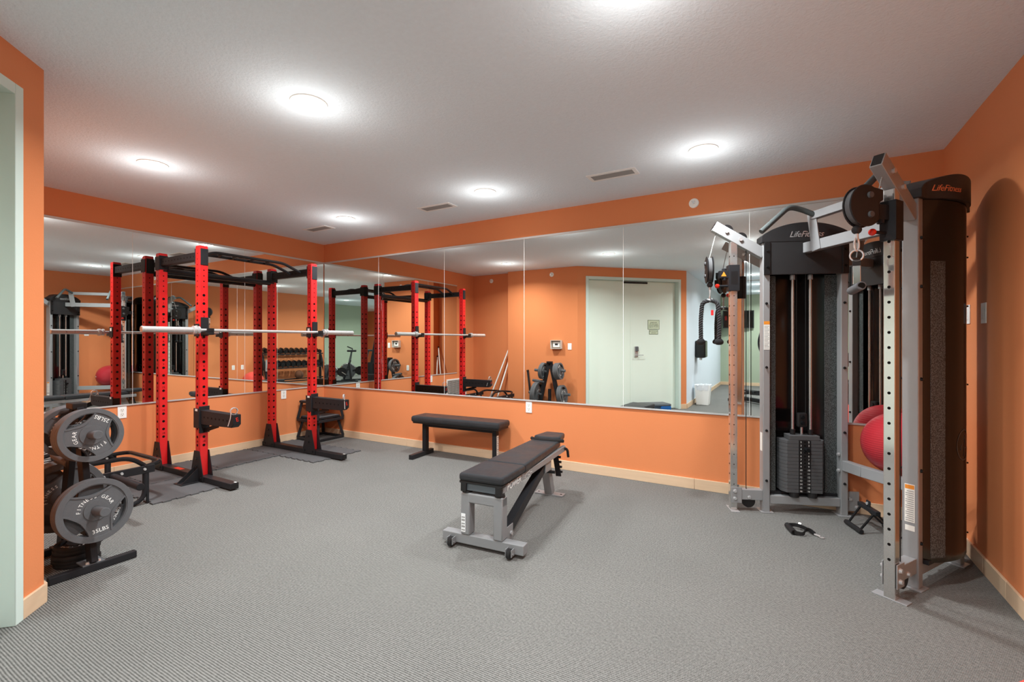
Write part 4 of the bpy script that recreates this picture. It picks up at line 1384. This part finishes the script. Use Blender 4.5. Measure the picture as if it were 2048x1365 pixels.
    # sliding carriage
    zc = 1.785 if side == 'L' else 1.905
    hz = 0.10
    ca = MB(mp).box(CS - 0.040, CS + 0.040, -0.036, 0.036, zc - hz, zc + hz).build('carriage', 'black_metal', cm, bevel=0.003)
    MB(mp).box(CS - 0.024, CS + 0.024, -0.0366, -0.0361, zc - 0.05, zc + 0.05).build('carriage_label', 'label_reflect_orange' if side == 'R' else 'black_plastic', ca)
    wc = mp((CS, 0, zc))
    if side == 'L':
        pdir = Vector((math.cos(math.radians(206)), math.sin(math.radians(206)), 0))
        ndir = Vector((0.97, 0.24, 0)).normalized()
    else:
        pdir = Vector((math.cos(math.radians(222)), math.sin(math.radians(222)), 0))
        ndir = Vector((pdir.y, -pdir.x, 0))
    # pull-pin with red ball
    kc = wc + Vector((0, 0, -0.060)) + (pdir * 0.03)
    MB().cyl(kc, kc + pdir * 0.075, 0.009, n=12).build('pin_stem', 'black_metal', ca)
    MB().sphere(kc + pdir * 0.088, 0.0175, 18, 12).build('red_knob', 'red_knob', ca)
    # swivel bracket and pulley housing
    br = MB()
    br.bar(wc + pdir * 0.02 + Vector((0, 0, 0.03)), wc + pdir * 0.105 + Vector((0, 0, 0.03)), 0.036, 0.055)
    br.cyl(wc + pdir * 0.066 + Vector((0, 0, -0.015)), wc + pdir * 0.066 + Vector((0, 0, 0.075)), 0.017, n=14)
    bro = br.build('swivel_bracket', 'black_metal', ca, bevel=0.002)
    if side == 'L':
        tri = [(-0.020, -0.016), (0.020, -0.016), (0, 0.020)]
        c = wc + pdir * 0.075 + Vector((0, 0, 0.03))
        nn = Vector((-pdir.y, pdir.x, 0))
        if nn.y > 0:
            nn = -nn
        xx = Vector((0, 0, 1)).cross(nn)
        MB(frame(c + nn * 0.0186, xx, (0, 0, 1), nn)).prism(tri, 0, 0.0006).build('warning_triangle', 'warn_orange', bro)
    pc = wc + pdir * 0.178 + Vector((0, 0, 0.065))
    hdir = Vector((0, 0, 1)).cross(ndir).normalized()
    if hdir.dot(pdir) < 0:
        hdir = -hdir
    MH = frame(pc, hdir, (0, 0, 1), hdir.cross(Vector((0, 0, 1))))
    outl = []
    for i in range(40):
        t = 2 * PI * i / 40
        x, y = 0.098 * math.cos(t), 0.104 * math.sin(t)
        if x < -0.055:
            x = -0.10 if y > 0.03 else (-0.075 if y > -0.05 else x)
        outl.append((x, y))
    for s_ in (-1, 1):
        MB(MH).prism(outl, s_ * 0.020 - 0.004, s_ * 0.020 + 0.004).build('pulley_cover', 'black_plastic', ca, bevel=0.003)
        mb = None
        for x, y in ((-0.018, 0.052), (-0.022, -0.044)):
            MB(MH).cyl((x, y, s_ * 0.024), (x, y, s_ * 0.034), 0.017, 0.014, n=16).build('cover_bolt', 'stack_iron', ca)
    MB(MH).cyl((0, 0.0, -0.013), (0, 0.0, 0.013), 0.094, n=32).build('pulley_wheel', 'stack_iron', ca)
    MB(MH).box(-0.14, -0.06, -0.045, 0.012, -0.018, 0.018).build('housing_neck', 'black_metal', ca)
    # cable stop ball, link and snap hook
    tipx = 0.035
    bt = MH @ Vector((tipx, -0.118, 0))
    MB().sphere(bt, 0.022, 18, 12).build('cable_stop', 'black_plastic', ca)
    MB().cyl(bt + Vector((0, 0, -0.018)), bt + Vector((0, 0, -0.045)), 0.0085, n=12).build('cable_ferrule', 'bright_chrome', ca)
    hk = []
    for i in range(24):
        t = 2 * PI * i / 24
        hk.append(bt + hdir * (0.014 * math.sin(t)) + Vector((0, 0, -0.072 + 0.034 * math.cos(t))))
    MB().tube(hk, 0.0042, 8, closed=True).build('snap_hook', 'bright_chrome', ca)
    HOOK = bt + Vector((CMX, CMY, -0.106))
    # cable from the arm tip down to the housing and down the column
    if side == 'L':
        at, en = mp((-0.352, 0, 2.150)), pc + Vector((0, 0, 0.088))
    else:
        at = mp((-0.318, 0, 2.135))
        en = Vector((at.x, at.y, 0)) * 0.75 + Vector((pc.x, pc.y, 0)) * 0.25 + Vector((0, 0, pc.z + 0.06))
    MB().cyl(at, en, 0.003, n=6).build('cable', 'grey_print', cm)
    MB(mp).cyl((-0.135, 0.0, 0.11), (-0.135, 0.0, 2.03), 0.003, n=6).build('cable', 'black_plastic', cm)
    if side == 'L':
        HL = HOOK
    else:
        HR = HOOK

# cross beams between the towers
def W2(s, mpf, z, o=-0.05):
    return mpf((s, o, z))
a, b = W2(0.27, mapL, 1.995), W2(0.27, mapR, 1.995)
lowb = MB().bar(a, b, 0.052, 0.075).build('cross_beam', 'silver', cm, bevel=0.003)
nv = Vector((NV.x, NV.y, 0))
dv = (b - a).normalized()
u0, u1 = a + dv * 0.085 + Vector((0, 0, 0.215)) - nv * 0.02, b - dv * 0.085 + Vector((0, 0, 0.215)) - nv * 0.02
MB().bar(u0, u1, 0.048, 0.055).build('upper_beam', 'silver', cm, bevel=0.003)
for f0, f1 in ((0.15, 0.10), (0.85, 0.90)):
    c0 = a + (b - a) * f0
    c1 = u0 + (u1 - u0) * ((f1 - 0.10) / 0.80)
    mbp = MB()
    mbp.bar(c0 - Vector((0, 0, 0.04)) - nv * 0.028, c1 + Vector((0, 0, 0.02)) - nv * 0.01, 0.075, 0.008, up=nv)
    mbp.build('beam_plate', 'silver', cm, bevel=0.001)
for e, ddir in ((u0, -1), (u1, 1)):
    out = dv * ddir
    p = [e - out * 0.03 - nv * 0.01, e - nv * 0.10 + Vector((0, 0, 0.045)), e + out * 0.01 - nv * 0.19 + Vector((0, 0, 0.060)), e + out * 0.03 - nv * 0.40 + Vector((0, 0, -0.125))]
    MB().tube(arc_pts(p, 8, 0.08), 0.019, 14).build('pull_up_handle', 'grip_grey', cm)
a, b = mapL((SL, 0, 0.375)), mapR((SL, 0, 0.375))
dv = (b - a).normalized()
bow = nv * 0.03
MB().bar(a, a + (b - a) * 0.25 - bow * 0.5, 0.05, 0.075).bar(a + (b - a) * 0.25 - bow * 0.5, b, 0.05, 0.075).build('lower_cross_beam', 'silver', cm, bevel=0.003)
for zz in (0.335, 0.455):
    MB().cyl(mapL((SL - 0.03, -0.02, zz)), mapL((SL - 0.045, -0.02, zz)), 0.014, 0.010, n=12).build('bolt', 'bright_chrome', cm)

# ---------------------------------------------------------------- attachments
rp = thing('triceps_rope', 'black twisted triceps rope hanging from the left cable pulley', 'rope', HL)
MB().cyl((-0.018, 0, -0.012), (0.018, 0, -0.012), 0.014, n=14).build('rope_clamp', 'bright_chrome', rp)
lnk = [(0.0, 0.010 * math.sin(2 * PI * i / 20), 0.010 + 0.016 * math.cos(2 * PI * i / 20)) for i in range(20)]
MB().tube(lnk, 0.004, 8, closed=True).build('swivel_link', 'bright_chrome', rp)
for s in (-1, 1):
    base = arc_pts([(s * 0.004, 0, -0.012), (s * 0.055, 0, -0.03), (s * 0.066, 0, -0.16), (s * 0.064, 0, -0.315)], 8, 0.06)
    fine = []
    for i in range(len(base) - 1):
        k = max(1, int((base[i + 1] - base[i]).length / 0.004))
        for j in range(k):
            fine.append(base[i].lerp(base[i + 1], j / k))
    fine.append(base[-1])
    for st3 in range(3):
        pts = []
        ln = 0.0
        for i, q in enumerate(fine):
            if i:
                ln += (q - fine[i - 1]).length
            dd = (fine[min(i + 1, len(fine) - 1)] - fine[max(i - 1, 0)]).normalized()
            sx1 = Vector((0, 1, 0))
            sx2 = dd.cross(sx1).normalized()
            t = ln / 0.055 * 2 * PI + st3 * 2 * PI / 3
            pts.append(q + sx1 * (0.0092 * math.cos(t)) + sx2 * (0.0092 * math.sin(t)))
        MB().tube(pts, 0.0078, 7).build('rope_strand', 'rope_fibre', rp)
    MB(Matrix.Translation((s * 0.064, 0, -0.335))).lathe([(0, 0.028), (0.018, 0.026), (0.031, 0.012), (0.034, 0.0), (0.030, -0.012), (0.018, -0.020), (0, -0.022)], 20).build('rubber_end', 'rubber_black', rp)
MB().box(0.010, 0.028, -0.02, -0.018, -0.13, -0.09).build('price_tag', 'red', rp)

hs = thing('strap_handle', 'short strap handle with a chrome ring hanging from the right pulley', 'handle', HR)
rg = [(0.027 * math.sin(2 * PI * i / 32), 0, -0.022 + 0.027 * math.cos(2 * PI * i / 32)) for i in range(32)]
MB().tube(rg, 0.0042, 10, closed=True).build('ring', 'bright_chrome', hs)
MB().box(-0.017, 0.017, -0.004, 0.004, -0.075, -0.040).build('strap_loop', 'rubber_black', hs, bevel=0.002)
MB().box(-0.0165, 0.0165, -0.006, 0.006, -0.165, -0.072).build('strap', 'chrome', hs, bevel=0.003)
MB().cyl((0.012, -0.065, -0.178), (-0.014, 0.075, -0.190), 0.021, n=20).build('grip', 'rubber_grey', hs, bevel=0.003)
MB().cyl((0.0122, -0.066, -0.178), (0.012, -0.0645, -0.178), 0.015, n=20).build('grip_end', 'hole_black', hs)

# single handle lying on the carpet
fh = thing('stirrup_grip', 'small black strap handle lying on the carpet in front of the machine', 'handle', (0.106, 3.706, 0), 0.0)
MB().cyl((-0.075, 0.07, 0.019), (-0.035, -0.055, 0.019), 0.0185, n=18).build('grip', 'rubber_black', fh, bevel=0.003)
MB().cyl((-0.0352, -0.0545, 0.019), (-0.0348, -0.0558, 0.019), 0.013, n=18).build('grip_end', 'hole_black', fh)
def strap(pts, wd, th_, m, par, name):
    mb = MB()
    for p, q in zip(pts, pts[1:]):
        mb.bar(p, q, th_, wd)
    mb.build(name, m, par)
strap(arc_pts([(-0.074, 0.068, 0.02), (-0.02, 0.075, 0.03), (0.045, 0.045, 0.022), (0.085, 0.0, 0.014)], 5, 0.05), 0.024, 0.004, 'rubber_black', fh, 'strap')
strap(arc_pts([(-0.036, -0.053, 0.019), (0.02, -0.06, 0.016), (0.03, -0.01, 0.035), (0.055, 0.02, 0.03), (0.085, 0.0, 0.014)], 5, 0.04), 0.024, 0.004, 'rubber_black', fh, 'strap')
MB().cyl((0.082, 0.002, 0.010), (0.115, -0.018, 0.009), 0.007, n=12).build('ferrule', 'bright_chrome', fh)
MB().tube([(0.122 + 0.012 * math.cos(2 * PI * i / 16), -0.024 + 0.009 * math.sin(2 * PI * i / 16), 0.006) for i in range(16)], 0.003, 8, closed=True).build('clip', 'bright_chrome', fh)
MB().cyl((0.0, 0.078, 0.034), (0.0, 0.074, 0.043), 0.010, n=12).build('rivet', 'white_plastic', fh)

# row handle lying against the machine base
rh = thing('row_handle', 'black triangular row handle lying behind the right chrome column', 'handle', (0.50, 4.05, 0), math.radians(-20))
g0, g1 = Vector((-0.105, -0.02, 0.018)), Vector((0.02, -0.165, 0.018))
t0, t1 = Vector((-0.035, 0.075, 0.135)), Vector((0.07, -0.05, 0.135))
MB().cyl(g0, g1, 0.0165, n=16).build('grip', 'rubber_black', rh, bevel=0.004)
for p, q in ((g0.lerp(g1, 0.15), t0), (g0.lerp(g1, 0.88), t1)):
    MB().cyl(p, q, 0.0075, n=12).build('side_bar', 'black_gloss', rh)
MB().bar(t0 - (t1 - t0) * 0.15, t1 + (t1 - t0) * 0.2, 0.034, 0.030).build('yoke', 'black_metal', rh, bevel=0.004)
h0, h1 = Vector((0.09, 0.09, 0.018)), Vector((0.19, -0.05, 0.018))
MB().cyl(h0, h1, 0.0165, n=16).build('grip', 'rubber_black', rh, bevel=0.004)
for p, q in ((h0.lerp(h1, 0.12), t0), (h0.lerp(h1, 0.85), t1)):
    MB().cyl(p, q, 0.0075, n=12).build('side_bar', 'black_gloss', rh)
tc_ = t0.lerp(t1, 0.5)
ey = MB().box(-0.022, 0.022, -0.006, 0.006, 0.0, 0.055, Matrix.Translation(tc_) @ Matrix.Rotation(-0.9, 4, 'Z')).build('eye_plate', 'black_metal', rh, bevel=0.005)
MB().cyl(tc_ + Vector((-0.008, -0.01, 0.035)), tc_ + Vector((0.008, 0.01, 0.035)), 0.010, n=12).build('eye', 'bright_chrome', ey)

# exercise ball resting on the lower cross beam
eb = thing('exercise_ball', 'red exercise ball wedged on the lower beam of the cable machine', 'exercise ball', (0.700, 4.130, 0.588))
MB().sphere((0, 0, 0), 0.216, 48, 28).build('ball_skin', 'ball', eb)
MB().cyl((0.0, -0.2165, 0), (0.0, -0.2145, 0), 0.012, n=14).build('valve_plug', 'white_plastic', eb)

# ---------------------------------------------------------------- the rest of the gym, seen in the mirrors
# dumbbell rack along the right wall
DX, DY0, DY1 = 0.70, -0.52, 1.29
dk = thing('dumbbell_rack', 'black two tier dumbbell rack along the right orange wall', 'dumbbell rack', (DX, (DY0 + DY1) / 2, 0))
Ld = (DY1 - DY0) / 2
for s in (-1, 1):
    MB().bar((-0.20, s * Ld, 0.02), (0.16, s * Ld, 1.0), 0.06, 0.05).build('end_frame', 'black_metal', dk, bevel=0.004)
    MB().box(-0.28, 0.24, s * Ld - 0.03, s * Ld + 0.03, 0, 0.05).build('foot', 'black_metal', dk, bevel=0.004)
    MB().box(0.10, 0.16, s * Ld - 0.025, s * Ld + 0.025, 0.05, 0.95).build('rear_post', 'black_metal', dk, bevel=0.004)
    MB().box(-0.095, -0.075, s * Ld - 0.032, s * Ld - 0.0305 if s < 0 else s * Ld + 0.032, 0.5, 0.8).build('side_label', 'grey_print', dk)
tiers = [(0.10, 0.955), (-0.02, 0.585), (-0.10, 0.22)]
for x, z in tiers:
    for dx in (-0.085, 0.085):
        MB().bar((x + dx, -Ld, z + dx * 0.25), (x + dx, Ld, z + dx * 0.25), 0.035, 0.03).build('shelf_rail', 'black_metal', dk, bevel=0.003)
def dumbbell_mesh(r, l):
    mb = MB()
    mb.cyl((-l / 2, 0, 0), (l / 2, 0, 0), 0.014, n=10)
    for s in (-1, 1):
        hexa = [(r * math.cos(PI / 6 + PI / 3 * k), r * math.sin(PI / 6 + PI / 3 * k)) for k in range(6)]
        M = frame((s * (l / 2 + 0.03), 0, 0), (0, 1, 0), (0, 0, 1), (1, 0, 0))
        mb.prism(hexa, -0.042, 0.042, M)
    return mb
for t, (x, z) in enumerate(tiers[:2]):
    for k in range(11):
        r = (0.052, 0.062)[t] + 0.0012 * k
        o = dumbbell_mesh(r, 0.11).build('dumbbell', 'black_gloss', None, bevel=0.006)
        o.location = (DX + x, DY0 + 0.11 + k * 0.159, z + 0.02 + r)
        o.rotation_euler = (0, math.radians(-14), 0)
        tag(o, 'black dumbbell on the %s tier of the rack, seen in the mirrors' % ('upper', 'lower')[t], 'dumbbell', 'dumbbells on the %s tier' % ('upper', 'lower')[t])
md = thing('medicine_ball', 'brown and black medicine ball on the bottom shelf of the rack', 'medicine ball', (DX - 0.10, 0.35, 0.358))
MB().sphere((0, 0, 0), 0.118, 28, 16).build('ball_skin', 'brown_ball', md)
MB().tube([(0.1185 * math.cos(2 * PI * i / 32), 0, 0.1185 * math.sin(2 * PI * i / 32)) for i in range(32)], 0.004, 6, closed=True).build('seam', 'black_plastic', md)
b2 = thing('exercise_ball', 'coral red exercise ball on the floor by the dumbbell rack', 'exercise ball', (0.702, 1.602, 0.255))
MB().sphere((0, 0, 0), 0.255, 40, 24).build('ball_skin', 'pink_ball', b2)
MB().cyl((-0.2555, 0, 0), (-0.253, 0, 0), 0.012, n=12).build('valve_plug', 'white_plastic', b2)

# spin bikes
def spin_bike():
    r = thing('exercise_bike', '', 'exercise bike')
    MB().box(-0.50, -0.42, -0.26, 0.26, 0.0, 0.07).build('rear_foot', 'black_metal', r, bevel=0.01)
    MB().box(0.46, 0.54, -0.26, 0.26, 0.0, 0.07).build('front_foot', 'black_metal', r, bevel=0.01)
    MB().bar((-0.46, 0, 0.05), (0.50, 0, 0.05), 0.06, 0.05).build('base_beam', 'black_metal', r)
    MB().bar((-0.30, 0, 0.06), (-0.22, 0, 0.62), 0.07, 0.06).bar((-0.24, 0, 0.42), (0.20, 0, 0.34), 0.07, 0.06).bar((0.46, 0, 0.06), (0.26, 0, 0.68), 0.07, 0.06).build('main_frame', 'black_metal', r, bevel=0.006)
    MB().cyl((0.34, -0.03, 0.33), (0.34, 0.03, 0.33), 0.235, n=36).build('flywheel', 'stack_iron', r, bevel=0.006)
    fwr = [(0.34 + 0.235 * math.cos(2 * PI * i / 36), 0, 0.33 + 0.235 * math.sin(2 * PI * i / 36)) for i in range(36)]
    MB().tube(fwr, 0.026, 8, closed=True).build('flywheel_rim', 'chrome', r)
    MB().cyl((-0.02, -0.055, 0.34), (-0.02, 0.055, 0.34), 0.14, n=30).build('chain_guard', 'black_gloss', r, bevel=0.01)
    for s, a in ((-1, 0.6), (1, 0.6 + PI)):
        e = Vector((-0.02 + 0.17 * math.cos(a), s * 0.09, 0.34 + 0.17 * math.sin(a)))
        MB().bar((-0.02, s * 0.08, 0.34), e, 0.03, 0.02).build('crank', 'chrome', r)
        MB().cbox((e.x, e.y + s * 0.05, e.z), (0.09, 0.085, 0.03)).build('pedal', 'black_plastic', r, bevel=0.006)
    MB().bar((-0.22, 0, 0.60), (-0.30, 0, 0.96), 0.05, 0.035).build('seat_post', 'grip_grey', r)
    MB().prism([(-0.15, -0.10), (-0.02, -0.075), (0.13, -0.02), (0.13, 0.02), (-0.02, 0.075), (-0.15, 0.10)], 0, 0.06, Matrix.Translation((-0.30, 0, 0.96))).build('seat', 'vinyl', r, bevel=0.02, seg=3)
    MB().bar((0.26, 0, 0.66), (0.20, 0, 1.05), 0.05, 0.035).build('handlebar_post', 'grip_grey', r)
    MB().tube(arc_pts([(0.36, -0.18, 1.12), (0.22, -0.18, 1.06), (0.20, 0, 1.06), (0.22, 0.18, 1.06), (0.36, 0.18, 1.12)], 5, 0.06), 0.016, 10).build('handlebar', 'rubber_black', r)
    return r
k1 = spin_bike()
k2 = copy_tree(k1)
for o, loc, rz, lb in ((k1, (0.75, -1.22, 0), 0.85, 'black exercise bike nearer the green wall, seen in the mirrored corner'), (k2, (0.80, -1.97, 0), 0.85, 'black exercise bike nearer the elliptical, seen in the mirrored corner')):
    o.location = loc
    o.rotation_euler = (0, 0, rz)
    o['label'] = lb
    o['group'] = 'exercise bikes'

# elliptical trainer
el = thing('elliptical_trainer', 'black elliptical trainer with long arms, seen in the mirrors', 'elliptical', (-0.30, -2.0, 0), math.radians(50))
MB().box(-0.75, 0.65, -0.04, 0.04, 0.03, 0.11).build('base_beam', 'black_metal', el, bevel=0.01)
for x in (-0.75, 0.62):
    MB().box(x - 0.04, x + 0.04, -0.28, 0.28, 0.0, 0.06).build('foot', 'black_metal', el, bevel=0.01)
MB().cyl((0.45, -0.10, 0.36), (0.45, 0.10, 0.36), 0.28, n=32).build('drive_housing', 'black_gloss', el, bevel=0.02)
MB().bar((0.40, 0, 0.55), (0.26, 0, 1.36), 0.09, 0.08).build('mast', 'black_metal', el, bevel=0.01)
cn = MB().box(-0.02, 0.03, -0.17, 0.17, -0.10, 0.14, Matrix.Translation((0.22, 0, 1.42)) @ Matrix.Rotation(-0.4, 4, 'Y')).build('console', 'black_plastic', el, bevel=0.01)
MB().box(-0.022, -0.0205, -0.13, 0.13, -0.05, 0.11, Matrix.Translation((0.22, 0, 1.42)) @ Matrix.Rotation(-0.4, 4, 'Y')).build('screen', 'tinted', cn)
for s in (-1, 1):
    MB().tube(arc_pts([(0.30, s * 0.25, 0.30), (0.34, s * 0.25, 0.85), (0.10, s * 0.24, 1.25), (0.16, s * 0.20, 1.52)], 6, 0.15), 0.018, 10).build('moving_arm', 'black_metal', el)
    MB().bar((0.30, s * 0.22, 0.26 + s * 0.05), (-0.68, s * 0.20, 0.16), 0.05, 0.05).build('pedal_arm', 'black_metal', el)
    MB().box(-0.32, 0.04, s * 0.20 - 0.07, s * 0.20 + 0.07, 0.235 + s * 0.025, 0.27 + s * 0.025).build('foot_pedal', 'rubber_black', el, bevel=0.01)

# treadmill beyond the end of the right wall
tm = thing('treadmill', 'black treadmill with side rails beyond the dumbbell rack', 'treadmill', (2.35, -1.30, 0), math.radians(0))
MB().box(-0.85, 0.85, -0.36, 0.36, 0.03, 0.19).build('deck', 'black_plastic', tm, bevel=0.02)
MB().box(-0.83, 0.55, -0.25, 0.25, 0.19, 0.198).build('belt', 'rubber_black', tm)
MB().box(0.52, 0.88, -0.34, 0.34, 0.19, 0.34).build('motor_hood', 'black_plastic', tm, bevel=0.04, seg=3)
for s in (-1, 1):
    MB().box(-0.85, 0.5, s * 0.31 - 0.05, s * 0.31 + 0.05, 0.19, 0.205).build('side_step', 'grip_grey', tm)
    MB().bar((0.62, s * 0.36, 0.12), (0.46, s * 0.36, 1.22), 0.06, 0.05).build('post', 'black_metal', tm, bevel=0.006)
    MB().tube(arc_pts([(0.48, s * 0.36, 1.10), (0.10, s * 0.36, 1.02), (0.02, s * 0.36, 0.90)], 5, 0.08), 0.022, 10).build('handrail', 'rubber_black', tm)
    MB().cyl((-0.80, s * 0.3, 0.03), (-0.80, s * 0.3, 0.0), 0.035, n=14).build('foot', 'rubber_black', tm)
MB().box(0.36, 0.50, -0.36, 0.36, 1.12, 1.34).build('console', 'black_plastic', tm, bevel=0.03)

# wall television
tv = thing('television', 'black flat television on a bracket high on the green far wall', 'television', (-1.10, YBK + 0.14, 1.93), math.radians(-14))
MB().box(-0.41, 0.41, -0.03, 0.03, -0.255, 0.255).build('casing', 'black_plastic', tv, bevel=0.008)
MB().box(-0.385, 0.385, 0.030, 0.0315, -0.225, 0.235).build('screen', 'tinted', tv)
MB().bar((0, -0.03, 0), (0.02, -0.13, 0), 0.10, 0.12).build('bracket', 'black_metal', tv)

# towel dispenser and bin on the white wall
ds = thing('towel_dispenser', 'black paper towel dispenser on the white wall', 'dispenser', (EX, -1.90, 1.13))
MB().box(0.001, 0.21, -0.16, 0.16, -0.18, 0.18).build('cover', 'black_gloss', ds, bevel=0.03, seg=3)
MB().box(0.03, 0.17, -0.12, 0.12, -0.186, -0.18).build('paper_slot', 'vent_dark', ds)
MB().box(0.08, 0.11, -0.10, 0.10, -0.235, -0.181).build('paper_end', 'towel_white', ds)
bn = thing('waste_bin', 'white waste bin with a liner beside the white wall', 'bin', (-1.40, -1.55, 0))
MB().prism([(0, 0)], 0, 0) if False else None
mb = MB()
a, b, hh = 0.115, 0.145, 0.40
vs = [(-a, -a, 0), (a, -a, 0), (a, a, 0), (-a, a, 0), (-b, -b, hh), (b, -b, hh), (b, b, hh), (-b, b, hh), (-b + .01, -b + .01, hh), (b - .01, -b + .01, hh), (b - .01, b - .01, hh), (-b + .01, b - .01, hh), (-a, -a, 0.05), (a, -a, 0.05), (a, a, 0.05), (-a, a, 0.05)]
fs = [(0, 3, 2, 1)] + [(i, (i + 1) % 4, 4 + (i + 1) % 4, 4 + i) for i in range(4)] + [(4 + i, 4 + (i + 1) % 4, 8 + (i + 1) % 4, 8 + i) for i in range(4)] + [(8 + i, 8 + (i + 1) % 4, 12 + (i + 1) % 4, 12 + i) for i in range(4)] + [(12, 13, 14, 15)]
mb.add(vs, fs).build('bin_body', 'white_plastic', bn, bevel=0.01)
random.seed(5)
prof = []
n = 40
vs, fs = [], []
for j, (z, e) in enumerate(((0.30, 0.004), (0.36, 0.010), (0.405, 0.010), (0.41, -0.012), (0.34, -0.02))):
    for i in range(n):
        t = 2 * PI * i / n
        c, s_ = math.cos(t), math.sin(t)
        q = 1 / max(abs(c), abs(s_))
        r_ = (a + (b - a) * min(1, z / hh)) * min(q, 1.28) + e + random.uniform(-0.004, 0.004)
        vs.append((r_ * c, r_ * s_, z + random.uniform(-0.012, 0.012)))
for j in range(4):
    for i in range(n):
        l = (i + 1) % n
        fs.append((j * n + i, j * n + l, (j + 1) * n + l, (j + 1) * n + i))
MB().add(vs, fs).build('liner', 'towel_white', bn)

# aerobic step near the door
ap = thing('aerobic_step', 'black and blue aerobic step on the carpet in front of the door', 'aerobic step', (-2.08, 0.08, 0), math.radians(-40))
MB().box(-0.34, 0.34, -0.15, 0.15, 0.125, 0.165).build('platform', 'bluish_steel', ap, bevel=0.012)
MB().box(-0.32, 0.32, -0.13, 0.13, 0.165, 0.169).build('grip_top', 'rubber_grey', ap)
for s in (-1, 1):
    MB().box(s * 0.24 - 0.10, s * 0.24 + 0.10, -0.15, 0.15, 0.0, 0.124).build('riser', 'blue_plastic', ap, bevel=0.012)
